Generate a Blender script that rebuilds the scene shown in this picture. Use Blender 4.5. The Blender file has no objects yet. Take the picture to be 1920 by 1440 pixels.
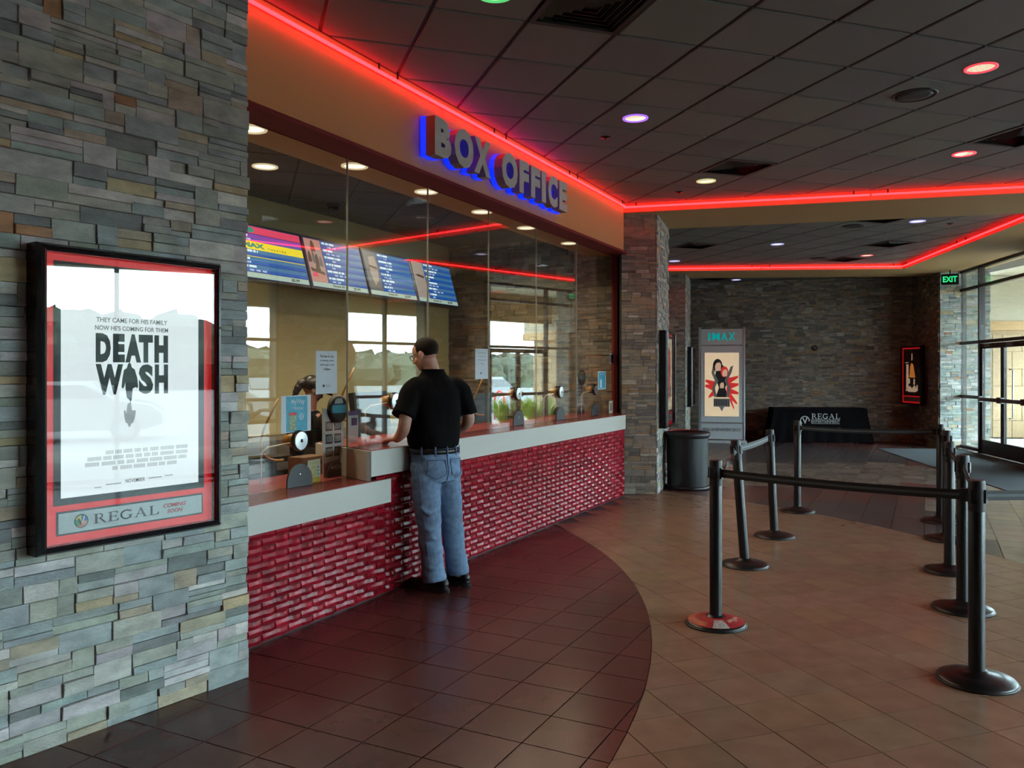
import bpy, bmesh, math, random
from mathutils import Matrix, Vector

# ------------------------------------------------------------------ scene, camera, light, exposure
S = bpy.context.scene
C = S.collection
rad = math.radians
EYE = 1.61

cam = bpy.data.cameras.new('camera')
cam.sensor_width = 36.0
cam.lens = 36.0 * 1525.0 / 1920.0
cam.shift_y = -23.0 / 1920.0
cam.clip_end = 400
co = bpy.data.objects.new('camera', cam)
co.location = (0, 0, EYE)
co.rotation_euler = (rad(90), 0, 0)
C.objects.link(co)
S.camera = co

wd = bpy.data.worlds.new('sky')
S.world = wd
wd.use_nodes = True
bg = wd.node_tree.nodes['Background']
bg.inputs[0].default_value = (0.67, 0.90, 1.0, 1)
bg.inputs[1].default_value = 18.0

sun = bpy.data.lights.new('sun', 'SUN')
sun.energy = 36.0
sun.angle = rad(2)
sun.color = (1.0, 0.97, 0.92)
so = bpy.data.objects.new('sun', sun)
so.rotation_euler = (rad(0), rad(27), rad(-8))
so.location = (40, 0, 40)
C.objects.link(so)

S.view_settings.view_transform = 'Standard'
S.view_settings.look = 'None'
S.view_settings.exposure = 0.62
S.view_settings.gamma = 1.0
S.view_settings.use_curve_mapping = False
S.cycles.use_denoising = True
S.cycles.denoiser = 'OPENIMAGEDENOISE'
S.cycles.denoising_input_passes = 'RGB_ALBEDO_NORMAL'
S.cycles.denoising_prefilter = 'ACCURATE'
S.cycles.max_bounces = 6
S.cycles.diffuse_bounces = 4
S.cycles.glossy_bounces = 3
S.cycles.transparent_max_bounces = 12
S.cycles.use_light_tree = False
S.cycles.use_adaptive_sampling = True
S.cycles.adaptive_threshold = .03
S.cycles.sample_clamp_indirect = 3.0
S.cycles.caustics_reflective = False
S.cycles.caustics_refractive = False

rnd = random.Random(11)

# ------------------------------------------------------------------ materials
def _new(name):
    m = bpy.data.materials.new(name)
    m.use_nodes = True
    return m, m.node_tree, m.node_tree.nodes, m.node_tree.links

def mat(name, col=(.5, .5, .5), rough=.5, metal=0., ns=25., na=.06, bs=0., ba=0., emit=None, es=0., attr=False, coat=0., spec=.5, stretch=None, rn=0.):
    """Principled surface; base colour (or the pieces' own colour) broken up by noise, optional fine relief."""
    m, nt, N, L = _new(name)
    b = N['Principled BSDF']
    b.inputs['Roughness'].default_value = rough
    b.inputs['Metallic'].default_value = metal
    b.inputs['Specular IOR Level'].default_value = spec
    b.inputs['Coat Weight'].default_value = coat
    b.inputs['Coat Roughness'].default_value = .06
    geo = N.new('ShaderNodeNewGeometry')
    vec = geo.outputs['Position']
    if stretch:
        vm = N.new('ShaderNodeVectorMath'); vm.operation = 'MULTIPLY'
        vm.inputs[1].default_value = stretch
        L.new(vec, vm.inputs[0]); vec = vm.outputs[0]
    nz = N.new('ShaderNodeTexNoise')
    nz.inputs['Scale'].default_value = ns
    nz.inputs['Detail'].default_value = 5
    L.new(vec, nz.inputs['Vector'])
    mr = N.new('ShaderNodeMapRange')
    mr.inputs['From Min'].default_value = .25; mr.inputs['From Max'].default_value = .75
    mr.inputs['To Min'].default_value = 1 - na; mr.inputs['To Max'].default_value = 1 + na
    L.new(nz.outputs['Fac'], mr.inputs['Value'])
    mul = N.new('ShaderNodeMix'); mul.data_type = 'RGBA'; mul.blend_type = 'MULTIPLY'
    mul.inputs[0].default_value = 1
    if attr:
        at = N.new('ShaderNodeAttribute'); at.attribute_name = 'col'
        L.new(at.outputs['Color'], mul.inputs[6])
    else:
        mul.inputs[6].default_value = (*col, 1)
    L.new(mr.outputs[0], mul.inputs[7])
    L.new(mul.outputs[2], b.inputs['Base Color'])
    if rn:
        m2 = N.new('ShaderNodeMapRange')
        m2.inputs['To Min'].default_value = max(0.02, rough - rn); m2.inputs['To Max'].default_value = rough + rn
        L.new(nz.outputs['Fac'], m2.inputs['Value']); L.new(m2.outputs[0], b.inputs['Roughness'])
    if ba:
        n2 = N.new('ShaderNodeTexNoise'); n2.inputs['Scale'].default_value = bs; n2.inputs['Detail'].default_value = 6
        L.new(vec, n2.inputs['Vector'])
        bp = N.new('ShaderNodeBump'); bp.inputs['Strength'].default_value = ba; bp.inputs['Distance'].default_value = .01
        L.new(n2.outputs['Fac'], bp.inputs['Height']); L.new(bp.outputs[0], b.inputs['Normal'])
    if emit:
        b.inputs['Emission Color'].default_value = (*emit, 1)
        b.inputs['Emission Strength'].default_value = es
    return m

def glass(name, tint=(.97, .99, .98), ior=1.5, boost=1.0, rough=0.0):
    """Flat sheet glass: clear straight through, mirror by Fresnel on both faces."""
    m, nt, N, L = _new(name)
    N.remove(N['Principled BSDF'])
    out = N['Material Output']
    geo = N.new('ShaderNodeNewGeometry')
    mi = N.new('ShaderNodeMix'); mi.data_type = 'FLOAT'
    mi.inputs[2].default_value = ior; mi.inputs[3].default_value = 1 / ior
    L.new(geo.outputs['Backfacing'], mi.inputs[0])
    fr = N.new('ShaderNodeFresnel'); L.new(mi.outputs[0], fr.inputs['IOR'])
    mm = N.new('ShaderNodeMath'); mm.operation = 'MULTIPLY'; mm.use_clamp = True
    mm.inputs[1].default_value = boost
    L.new(fr.outputs[0], mm.inputs[0])
    tr = N.new('ShaderNodeBsdfTransparent')
    nz = N.new('ShaderNodeTexNoise'); nz.inputs['Scale'].default_value = .7
    cr = N.new('ShaderNodeMix'); cr.data_type = 'RGBA'
    cr.inputs[6].default_value = (*tint, 1); cr.inputs[7].default_value = (*[c * .985 for c in tint], 1)
    L.new(geo.outputs['Position'], nz.inputs['Vector']); L.new(nz.outputs['Fac'], cr.inputs[0]); L.new(cr.outputs[2], tr.inputs[0])
    gl = N.new('ShaderNodeBsdfGlossy'); gl.inputs['Roughness'].default_value = rough
    gl.inputs['Color'].default_value = (1, 1, 1, 1)
    mx = N.new('ShaderNodeMixShader')
    L.new(mm.outputs[0], mx.inputs[0]); L.new(tr.outputs[0], mx.inputs[1]); L.new(gl.outputs[0], mx.inputs[2])
    L.new(mx.outputs[0], out.inputs['Surface'])
    return m

def glow(name, col, st):
    m = mat(name, tuple(min(1, c) * .5 + .02 for c in col), .4, emit=col, es=st)
    return m

def dots(name, c0, c1, scale, rough, edge=.32, metal=0.):
    """Perforated sheet: a regular field of small dark holes."""
    m, nt, N, L = _new(name)
    b = N['Principled BSDF']; b.inputs['Roughness'].default_value = rough; b.inputs['Metallic'].default_value = metal
    tc = N.new('ShaderNodeTexCoord')
    vo = N.new('ShaderNodeTexVoronoi'); vo.inputs['Scale'].default_value = scale; vo.inputs['Randomness'].default_value = 0
    L.new(tc.outputs['UV' if name.startswith('uv') else 'Object'], vo.inputs['Vector'])
    lt = N.new('ShaderNodeMath'); lt.operation = 'LESS_THAN'; lt.inputs[1].default_value = edge
    L.new(vo.outputs['Distance'], lt.inputs[0])
    mx = N.new('ShaderNodeMix'); mx.data_type = 'RGBA'
    mx.inputs[6].default_value = (*c1, 1); mx.inputs[7].default_value = (*c0, 1)
    L.new(lt.outputs[0], mx.inputs[0]); L.new(mx.outputs[2], b.inputs['Base Color'])
    return m

MT = dict(
    stone=mat('split slate', attr=True, rough=.62, ns=9, na=.32, bs=60, ba=.55, stretch=(1, 1, 2.2)),
    mortar=mat('mortar', (.10, .10, .09), .9),
    tile=mat('glazed floor tile', attr=True, rough=.26, ns=7, na=.12),
    grout=mat('grout', (.055, .04, .034), .8, ns=60, na=.2),
    ceil=mat('charcoal ceiling tile', attr=True, rough=.8, ns=260, na=.22, bs=420, ba=.25),
    grid=mat('black ceiling grid', (.012, .012, .012), .6),
    orange=mat('orange wall paint', (.54, .255, .088), .55, ns=120, na=.04, bs=300, ba=.05),
    tan=mat('tan soffit paint', (.50, .30, .13), .6, ns=90, na=.05),
    cream=mat('cream booth paint', (.55, .43, .19), .6, ns=60, na=.05),
    maroon=mat('maroon painted frame', (.20, .026, .028), .7, spec=.15, ns=60, na=.08),
    maroontop=mat('maroon counter laminate', (.27, .055, .05), .22, ns=80, na=.1),
    quartz=mat('speckled quartz', (.62, .62, .57), .25, ns=420, na=.22),
    redglass=mat('red glass tile', attr=True, rough=.18, ns=16, na=.35, coat=.0, spec=.12, bs=30, ba=.12),
    redback=mat('dark red setting bed', (.06, .004, .006), .5),
    black=mat('black metal', (.008, .009, .010), .36, ns=60, na=.15),
    blackplastic=mat('black plastic', (.015, .016, .018), .45, ns=60, na=.15),
    belt=mat('black webbing', (.02, .022, .025), .55, ns=400, na=.3, bs=500, ba=.2),
    beltgrey=mat('grey webbing stripe', (.12, .14, .15), .55, ns=400, na=.3),
    frameblack=mat('black extruded frame', (.010, .011, .013), .22, ns=40, na=.1),
    red=mat('signal red panel', (.62, .012, .016), .4, ns=40, na=.05),
    white=mat('white print', (.80, .80, .78), .5, ns=20, na=.03),
    posterwhite=mat('backlit white poster', (.62, .64, .64), .6, ns=4, na=.04, emit=(.9, .95, 1.0), es=.45),
    ink=mat('black ink', (.018, .020, .024), .5),
    greyink=mat('grey ink', (.30, .31, .32), .6),
    paleink=mat('pale grey ink', (.50, .51, .52), .6, emit=(.9, .95, 1.0), es=.10),
    silver=mat('brushed silver', (.48, .50, .51), .35, metal=.25, ns=90, na=.08),
    steel=mat('satin steel', (.55, .56, .57), .28, metal=.9, ns=70, na=.06),
    chrome=mat('polished steel', (.7, .7, .7), .15, metal=1., ns=70, na=.04),
    alu=mat('grey powder coat', (.17, .175, .18), .4, ns=60, na=.08),
    bronze=mat('dark bronze frame', (.032, .022, .020), .38, ns=50, na=.1),
    neon=glow('red neon tube', (1., .012, .016), 8.),
    blueglow=glow('blue halo acrylic', (.0, .012, 1.), 1.6),
    lamp=glow('warm lamp lens', (1., .80, .52), 5.5),
    lampcool=glow('cool lamp lens', (1., .93, .82), 4.0),
    lampreflect=mat('lamp reflector', (.75, .70, .60), .2, metal=.6, emit=(1., .8, .55), es=1.2),
    clearglass=glass('booth glass', boost=1.25),
    winglass=glass('storefront glass'),
    caseglass=glass('poster case acrylic', boost=.85),
    glassedge=mat('pale glass edge', (.34, .38, .35), .3),
    paper=mat('white paper', (.62, .70, .74), .6, ns=15, na=.03),
    teal=mat('teal print', (.05, .36, .50), .5, ns=30, na=.15),
    tealsign=mat('teal sign letters', (.0, .42, .42), .4, emit=(.0, .9, .85), es=.15),
    denim=mat('faded denim', (.20, .31, .47), .85, ns=30, na=.22, bs=500, ba=.25, spec=.2),
    denimdark=mat('denim seam', (.10, .17, .29), .85, ns=60, na=.2),
    shirt=mat('black cotton', (.004, .004, .0048), .9, spec=.12, ns=40, na=.2, bs=300, ba=.15),
    leather=mat('black leather', (.012, .012, .013), .35, ns=60, na=.2, bs=90, ba=.15),
    skin=mat('skin', (.62, .35, .26), .5, ns=30, na=.10, bs=120, ba=.06),
    skindark=mat('brown skin', (.22, .10, .065), .5, ns=30, na=.10),
    hair=mat('dark brown hair', (.012, .007, .005), .7, spec=.2, ns=200, na=.4, bs=300, ba=.3),
    asphalt=mat('asphalt', (.10, .10, .10), .9, ns=8, na=.15),
    concrete=mat('pale concrete', (.40, .38, .35), .85, ns=3, na=.08),
    block=mat('tan masonry block', (.42, .29, .17), .85, ns=30, na=.12, bs=80, ba=.2),
    leaf=mat('tree foliage', attr=True, rough=.8, ns=4, na=.4),
    grass=mat('yellow green grass blade', (.30, .42, .06), .7, ns=20, na=.3),
    rubber=mat('tyre rubber', (.015, .015, .015), .8),
    carglass=mat('dark car window', (.02, .03, .04), .08, spec=.8),
    doormat=mat('blue grey carpet', (.050, .062, .072), .95, ns=300, na=.4, bs=400, ba=.3),
    plaster=mat('dark wall paint', (.14, .12, .10), .8),
    green=glow('green exit letters', (.02, .75, .25), .7),
    perf=dots('perforated black steel', (.004, .004, .004), (.014, .017, .020), 55, .45, .34),
)

# ------------------------------------------------------------------ mesh helpers
def proj(p):
    if p[1] < .05:
        return None
    return (960 + p[0] / p[1] * 1525, 697 - (p[2] - EYE) / p[1] * 1525)

class MB:
    def __init__(s):
        s.v = []; s.f = []; s.mi = []; s.c = []
    def add(s, vs, fs, m=0, c=(1, 1, 1)):
        o = len(s.v)
        s.v += [tuple(v) for v in vs]
        s.c += [c] * len(vs)
        for f in fs:
            s.f.append(tuple(i + o for i in f)); s.mi.append(m)
        return s
    def box(s, x0, x1, y0, y1, z0, z1, m=0, c=(1, 1, 1)):
        vs = [(x, y, z) for z in (z0, z1) for y in (y0, y1) for x in (x0, x1)]
        return s.add(vs, [(0, 2, 3, 1), (4, 5, 7, 6), (0, 1, 5, 4), (2, 6, 7, 3), (0, 4, 6, 2), (1, 3, 7, 5)], m, c)
    def cbox(s, x0, x1, y0, y1, z0, z1, b=.01, m=0):
        """box with chamfered vertical and front edges (front is -y)"""
        P = [(x0 + b, y0), (x1 - b, y0), (x1, y0 + b), (x1, y1), (x0, y1), (x0, y0 + b)]
        return s.prism(P, z0, z1, m)
    def prism(s, poly, z0, z1, m=0, c=(1, 1, 1)):
        n = len(poly)
        a = sum(poly[i][0] * poly[(i + 1) % n][1] - poly[(i + 1) % n][0] * poly[i][1] for i in range(n))
        if a < 0: poly = poly[::-1]
        vs = [(x, y, z0) for x, y in poly] + [(x, y, z1) for x, y in poly]
        fs = [tuple(range(n))[::-1], tuple(range(n, 2 * n))] + [(i, (i + 1) % n, n + (i + 1) % n, n + i) for i in range(n)]
        return s.add(vs, fs, m, c)
    def plate(s, poly, y0, y1, m=0, c=(1, 1, 1)):
        """outline in (x, z) given thickness along y"""
        n = len(poly)
        a = sum(poly[i][0] * poly[(i + 1) % n][1] - poly[(i + 1) % n][0] * poly[i][1] for i in range(n))
        if a < 0: poly = poly[::-1]
        vs = [(x, y0, z) for x, z in poly] + [(x, y1, z) for x, z in poly]
        fs = [tuple(range(n)), tuple(range(n, 2 * n))[::-1]] + [((i + 1) % n, i, n + i, n + (i + 1) % n) for i in range(n)]
        return s.add(vs, fs, m, c)
    def lathe(s, prof, seg=24, ctr=(0, 0, 0), m=0, M=None, caps=True):
        vs = []
        for r, z in prof:
            for k in range(seg):
                a = 2 * math.pi * k / seg
                p = Vector((r * math.cos(a), r * math.sin(a), z))
                if M: p = M @ p
                vs.append((p[0] + ctr[0], p[1] + ctr[1], p[2] + ctr[2]))
        fs = []
        n = len(prof)
        for i in range(n - 1):
            for k in range(seg):
                k2 = (k + 1) % seg
                fs.append((i * seg + k, i * seg + k2, (i + 1) * seg + k2, (i + 1) * seg + k))
        if caps and prof[0][0] > 1e-6: fs.append(tuple(range(seg))[::-1])
        if caps and prof[-1][0] > 1e-6: fs.append(tuple(range((n - 1) * seg, n * seg)))
        return s.add(vs, fs, m)
    def tube(s, path, r, seg=8, m=0, caps=True, sq=1.0):
        path = [Vector(p) for p in path]
        n = len(path)
        rs = r if isinstance(r, (list, tuple)) else [r] * n
        vs = []
        prev = None
        for i, p in enumerate(path):
            t = (path[min(i + 1, n - 1)] - path[max(i - 1, 0)]).normalized()
            if prev is None:
                up = Vector((0, 0, 1)) if abs(t.z) < .9 else Vector((1, 0, 0))
                a = t.cross(up).normalized()
            else:
                a = (prev - t * prev.dot(t)).normalized()
            prev = a
            b = t.cross(a)
            for k in range(seg):
                th = 2 * math.pi * k / seg
                vs.append(p + (a * math.cos(th) + b * math.sin(th) * sq) * rs[i])
        fs = []
        for i in range(n - 1):
            for k in range(seg):
                k2 = (k + 1) % seg
                fs.append((i * seg + k, i * seg + k2, (i + 1) * seg + k2, (i + 1) * seg + k))
        if caps:
            fs.append(tuple(range(seg))[::-1]); fs.append(tuple(range((n - 1) * seg, n * seg)))
        return s.add(vs, fs, m)
    def ball(s, c, r, seg=16, rings=10, m=0, M=None):
        if not isinstance(r, (list, tuple)): r = (r, r, r)
        vs = []
        for i in range(rings + 1):
            ph = math.pi * i / rings
            for k in range(seg):
                th = 2 * math.pi * k / seg
                p = Vector((r[0] * math.sin(ph) * math.cos(th), r[1] * math.sin(ph) * math.sin(th), r[2] * math.cos(ph)))
                if M: p = M @ p
                vs.append((p[0] + c[0], p[1] + c[1], p[2] + c[2]))
        fs = []
        for i in range(rings):
            for k in range(seg):
                k2 = (k + 1) % seg
                fs.append((i * seg + k, (i + 1) * seg + k, (i + 1) * seg + k2, i * seg + k2))
        return s.add(vs, fs, m)
    def loft(s, rings, seg=24, m=0, p=2.0):
        """rings: (centre, rx, ry, yaw) horizontal superellipses, bottom to top"""
        vs = []
        for c, rx, ry, yaw in rings:
            cy_, sy_ = math.cos(yaw), math.sin(yaw)
            for k in range(seg):
                a = 2 * math.pi * k / seg
                ca, sa = math.cos(a), math.sin(a)
                x = rx * math.copysign(abs(ca) ** (2 / p), ca); y = ry * math.copysign(abs(sa) ** (2 / p), sa)
                vs.append((c[0] + x * cy_ - y * sy_, c[1] + x * sy_ + y * cy_, c[2]))
        n = len(rings); fs = []
        for i in range(n - 1):
            for k in range(seg):
                k2 = (k + 1) % seg
                fs.append((i * seg + k, i * seg + k2, (i + 1) * seg + k2, (i + 1) * seg + k))
        fs.append(tuple(range(seg))[::-1]); fs.append(tuple(range((n - 1) * seg, n * seg)))
        return s.add(vs, fs, m)
    def mesh(s, name, mats, smooth=False, col=False):
        me = bpy.data.meshes.new(name)
        me.from_pydata(s.v, [], s.f)
        for m in (mats if isinstance(mats, (list, tuple)) else [mats]):
            me.materials.append(MT[m] if isinstance(m, str) else m)
        if any(s.mi):
            me.polygons.foreach_set('material_index', s.mi)
        if smooth:
            me.polygons.foreach_set('use_smooth', [True] * len(me.polygons))
        if col:
            at = me.attributes.new('col', 'FLOAT_COLOR', 'POINT')
            at.data.foreach_set('color', [x for c in s.c for x in (*c, 1.0)])
        me.update()
        return me
    def build(s, name, mats, parent=None, M=None, smooth=False, col=False, auto=None):
        me = s.mesh(name, mats, smooth, col)
        if auto is not None:
            me.polygons.foreach_set('use_smooth', [True] * len(me.polygons))
            me.set_sharp_from_angle(angle=rad(auto))
        o = bpy.data.objects.new(name, me)
        C.objects.link(o)
        if M is not None: o.matrix_world = M
        if parent is not None: o.parent = parent
        return o

def tag(o, label=None, cat=None, group=None, kind=None):
    if label: o['label'] = label
    if cat: o['category'] = cat
    if group: o['group'] = group
    if kind: o['kind'] = kind
    return o

def thing(name, label, cat, M=None, group=None, kind=None):
    o = bpy.data.objects.new(name, None)
    o.empty_display_size = .1
    C.objects.link(o)
    if M is not None: o.matrix_world = M
    return tag(o, label, cat, group, kind)

def T(x, y, z=0.): return Matrix.Translation((x, y, z))
def RZ(a): return Matrix.Rotation(rad(a), 4, 'Z')
def RX(a): return Matrix.Rotation(rad(a), 4, 'X')
def RY(a): return Matrix.Rotation(rad(a), 4, 'Y')

FB = RZ(63.0)        # box office frame: x along its wall (away), y into the wall, camera at the origin
FS = RZ(54.2)        # near stone wall frame
def frame_ab(A, B, z=0.):
    """frame with x from A to B, y to the left of it, origin A; the seen face looks to -y"""
    a = math.atan2(B[1] - A[1], B[0] - A[0])
    return T(A[0], A[1], z) @ Matrix.Rotation(a, 4, 'Z'), math.dist(A, B)

_tc = {}
WORK = bpy.data.scenes.new('workbench')          # small side scene for turning lettering and bodies into meshes, removed at the end
def baked(ob):
    """mesh of an object with its modifiers applied"""
    WORK.collection.objects.link(ob)
    with bpy.context.temp_override(scene=WORK, view_layer=WORK.view_layers[0]):
        dg = bpy.context.evaluated_depsgraph_get()
        dg.update()
    me = bpy.data.meshes.new_from_object(ob.evaluated_get(dg))
    WORK.collection.objects.unlink(ob)
    return me
def text_raw(s, bold=0., shear=0., space=1.0):
    key = (s, bold, shear, space)
    if key not in _tc:
        cu = bpy.data.curves.new('lettering', 'FONT')
        cu.body = s; cu.offset = bold; cu.shear = shear; cu.space_character = space; cu.resolution_u = 3; cu.align_x = 'CENTER'
        ob = bpy.data.objects.new('lettering', cu)
        me = baked(ob)
        vs = [tuple(v.co) for v in me.vertices]; fs = [tuple(p.vertices) for p in me.polygons]
        bpy.data.objects.remove(ob); bpy.data.curves.remove(cu); bpy.data.meshes.remove(me)
        _tc[key] = (vs, fs)
    return _tc[key]

def text_into(mb, s, x0, x1, z0, z1, y, th=.0, bold=0., shear=0., m=0, ms=None, space=1.0):
    """flat lettering fitted to a rectangle of the (x, z) plane; th > 0 gives it depth towards +y"""
    vs, fs = text_raw(s, bold, shear, space)
    ax = min(v[0] for v in vs); bx = max(v[0] for v in vs); ay = min(v[1] for v in vs); by = max(v[1] for v in vs)
    kx = (x1 - x0) / max(bx - ax, 1e-6); kz = (z1 - z0) / max(by - ay, 1e-6)
    P = [(x0 + (v[0] - ax) * kx, y, z0 + (v[1] - ay) * kz) for v in vs]
    mb.add(P, fs, m)
    if th > 0:
        Q = [(p[0], y + th, p[2]) for p in P]
        cnt = {}
        for f in fs:
            for i in range(len(f)):
                e = (f[i], f[(i + 1) % len(f)]); cnt[e] = cnt.get(e, 0) + 1
        n = len(P)
        sides = [(b_, a_, a_ + n, b_ + n) for (a_, b_) in cnt if (b_, a_) not in cnt]
        mb.add(P + Q, sides, m if ms is None else ms)
        mb.add(Q, [f[::-1] for f in fs], m if ms is None else ms)
    return mb

def text(parent, s, x0, x1, z0, z1, y, m, th=.0008, bold=0., shear=0., name='lettering', M=None):
    mb = MB(); text_into(mb, s, x0, x1, z0, z1, y, th, bold, shear)
    return mb.build(name, m, parent, M)

def panel(parent, name, x0, x1, z0, z1, y0, y1, m):
    return MB().box(x0, x1, y0, y1, z0, z1).build(name, m, parent)

def arc(cx, cz, ro, ri, a0, a1, n=20, sx=1.0):
    o = [(cx + sx * ro * math.cos(rad(a0 + (a1 - a0) * i / n)), cz + ro * math.sin(rad(a0 + (a1 - a0) * i / n))) for i in range(n + 1)]
    i_ = [(cx + sx * ri * math.cos(rad(a0 + (a1 - a0) * i / n)), cz + ri * math.sin(rad(a0 + (a1 - a0) * i / n))) for i in range(n, -1, -1)]
    return o + i_
def disc(cx, cz, r, n=28, sx=1.0): return [(cx + sx * r * math.cos(2 * math.pi * i / n), cz + r * math.sin(2 * math.pi * i / n)) for i in range(n)]

SERIF = {
 'R': (.92, [[(.16, 0), (.32, 0), (.32, 1), (.16, 1)], [(.04, 0), (.44, 0), (.44, .05), (.04, .05)], [(.04, .95), (.5, .95), (.5, 1), (.04, 1)],
        arc(.46, .74, .26, .16, -90, 90, 14, 1.05), [(.3, .475), (.48, .475), (.48, .53), (.3, .53)], [(.44, .5), (.60, .5), (.93, .05), (1.0, .05), (1.0, 0), (.80, 0)]]),
 'E': (.82, [[(.16, 0), (.32, 0), (.32, 1), (.16, 1)], [(.04, 0), (.8, 0), (.8, .06), (.04, .06)], [(.04, .94), (.76, .94), (.76, 1), (.04, 1)],
        [(.3, .47), (.62, .47), (.62, .53), (.3, .53)], [(.80, 0), (.86, .27), (.82, .27), (.68, .05)], [(.76, 1), (.78, .76), (.74, .76), (.64, .95)], [(.62, .38), (.66, .38), (.66, .62), (.62, .62)]]),
 'G': (.98, [arc(.5, .5, .51, .37, 48, 318, 30, .92), [(.72, .1), (.88, .1), (.88, .42), (.72, .42)], [(.58, .40), (.98, .40), (.98, .45), (.58, .45)], [(.80, .98), (.86, .98), (.86, .70), (.82, .70)]]),
 'A': (1.0, [[(.10, .02), (.17, .02), (.50, .86), (.50, 1.02)], [(.46, 1.02), (.54, 1.02), (.94, .02), (.76, .02), (.44, .88)], [(.26, .32), (.74, .32), (.74, .38), (.28, .38)],
        [(.0, 0), (.28, 0), (.28, .05), (.0, .05)], [(.66, 0), (1.04, 0), (1.04, .05), (.66, .05)]]),
 'L': (.80, [[(.16, 0), (.32, 0), (.32, 1), (.16, 1)], [(.04, 0), (.8, 0), (.8, .06), (.04, .06)], [(.04, .95), (.46, .95), (.46, 1), (.04, 1)], [(.80, 0), (.86, .30), (.82, .30), (.66, .05)]]),
}
def serif(parent, s, x0, x1, z0, z1, y, m, th=.0008):
    tot = sum(SERIF[c][0] + .12 for c in s) - .12
    k = (x1 - x0) / tot; h = z1 - z0; x = x0
    mb = MB()
    for q, c in enumerate(s):
        w, polys = SERIF[c]
        for r_, p in enumerate(polys):
            mb.plate([(x + a * k, z0 + b * h) for a, b in p], y - .00002 * r_, y + th)
        x += (w + .12) * k
    return mb.build('lettering', m, parent)

# ------------------------------------------------------------------ pieces of a surface
def pieces(parent, name, items, m, rest_name, limit=300, smooth=False, W=None):
    """items: (verts, faces, colour) in the parent's space. The ones that show largest become objects, the others one 'stuff' part."""
    W = W if W is not None else parent.matrix_world
    sc = []
    for k, (vs, fs, c) in enumerate(items):
        q = [proj(W @ Vector(v)) for v in vs]
        if any(x is None for x in q):
            sc.append((0, k)); continue
        ax, bx = min(p[0] for p in q), max(p[0] for p in q); ay, by = min(p[1] for p in q), max(p[1] for p in q)
        vis = max(0, min(bx, 1920) - max(ax, 0)) * max(0, min(by, 1440) - max(ay, 0))
        sc.append((vis if min(bx - ax, by - ay) > 5 else vis * .01, k))
    sc.sort(reverse=True)
    top = [k for a, k in sc[:limit] if a > 60]
    ts = set(top)
    for k in top:
        vs, fs, c = items[k]
        ctr = Vector(vs[0])
        mb = MB(); mb.add([tuple(Vector(v) - ctr) for v in vs], fs, 0, c)
        o = mb.build(name, m, parent, None, smooth, True)
        o.location = ctr
    mb = MB()
    for k, (vs, fs, c) in enumerate(items):
        if k not in ts: mb.add(vs, fs, 0, c)
    if mb.v:
        o = mb.build(rest_name, m, parent, None, smooth, True)
        o['kind'] = 'stuff'

def clip(poly, px, py, nx, ny):
    """keep the side where (p - P).n >= 0"""
    out = []
    for i in range(len(poly)):
        a, b = poly[i], poly[(i + 1) % len(poly)]
        da = (a[0] - px) * nx + (a[1] - py) * ny; db = (b[0] - px) * nx + (b[1] - py) * ny
        if da >= 0: out.append(a)
        if (da < 0) != (db < 0):
            t = da / (da - db); out.append((a[0] + (b[0] - a[0]) * t, a[1] + (b[1] - a[1]) * t))
    return out

def pal(P, rg, j=.12):
    c = rg.choices([p[0] for p in P], [p[1] for p in P])[0]
    k = 1 + rg.uniform(-j, j)
    return tuple(max(.005, x * k * (1 + rg.uniform(-.04, .04))) for x in c)

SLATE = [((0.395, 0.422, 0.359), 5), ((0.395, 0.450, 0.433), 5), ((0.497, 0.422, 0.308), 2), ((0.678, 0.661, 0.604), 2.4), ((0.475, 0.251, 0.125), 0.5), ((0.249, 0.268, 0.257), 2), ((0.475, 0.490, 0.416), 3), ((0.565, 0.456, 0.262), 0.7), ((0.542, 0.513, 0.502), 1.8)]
SLATE_WARMLIT = [((.25, .215, .175), 5), ((.20, .165, .13), 4), ((.30, .23, .155), 3), ((.38, .33, .265), 1.2), ((.14, .12, .10), 3), ((.28, .18, .10), 1.0)]  # same slate browned and darkened: warm dim light put into the colour

def stone_rects(w, h, rg, k=1.0):
    """ledge stone: courses cut into single, doubled and split stones"""
    out = []
    z = 0.
    while z < h - .005:
        hc = min(rg.choice((.075, .088, .10, .088)) * k, h - z)
        if h - z - hc < .03: hc = h - z
        x = -rg.uniform(0, .15)
        while x < w:
            bw = rg.uniform(.11, .30) * k
            x0, x1 = max(x, 0), min(x + bw, w)
            if w - x1 < .03: x1 = w
            if x1 - x0 > .01:
                t = rg.random()
                if hc < .05 or t < .26:
                    out.append((x0, x1, z, z + hc))
                elif t < .78:
                    s_ = z + hc * rg.choice((.36, .5, .62))
                    out.append((x0, x1, z, s_))
                    if rg.random() < .45 and x1 - x0 > .16:
                        xm = x0 + (x1 - x0) * rg.uniform(.35, .65)
                        out += [(x0, xm, s_, z + hc), (xm, x1, s_, z + hc)]
                    else: out.append((x0, x1, s_, z + hc))
                elif t < .92 and x1 - x0 > .15:
                    xm = x0 + (x1 - x0) * rg.uniform(.3, .45)
                    out.append((x0, xm, z, z + hc)); s_ = z + hc * .5
                    out += [(xm, x1, z, s_), (xm, x1, s_, z + hc)]
                else:
                    a_, b_ = z + hc * .34, z + hc * .67
                    out += [(x0, x1, z, a_), (x0, x1, a_, b_), (x0, x1, b_, z + hc)]
            x += bw
            if x1 >= w: break
        z += hc
    return out

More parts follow.
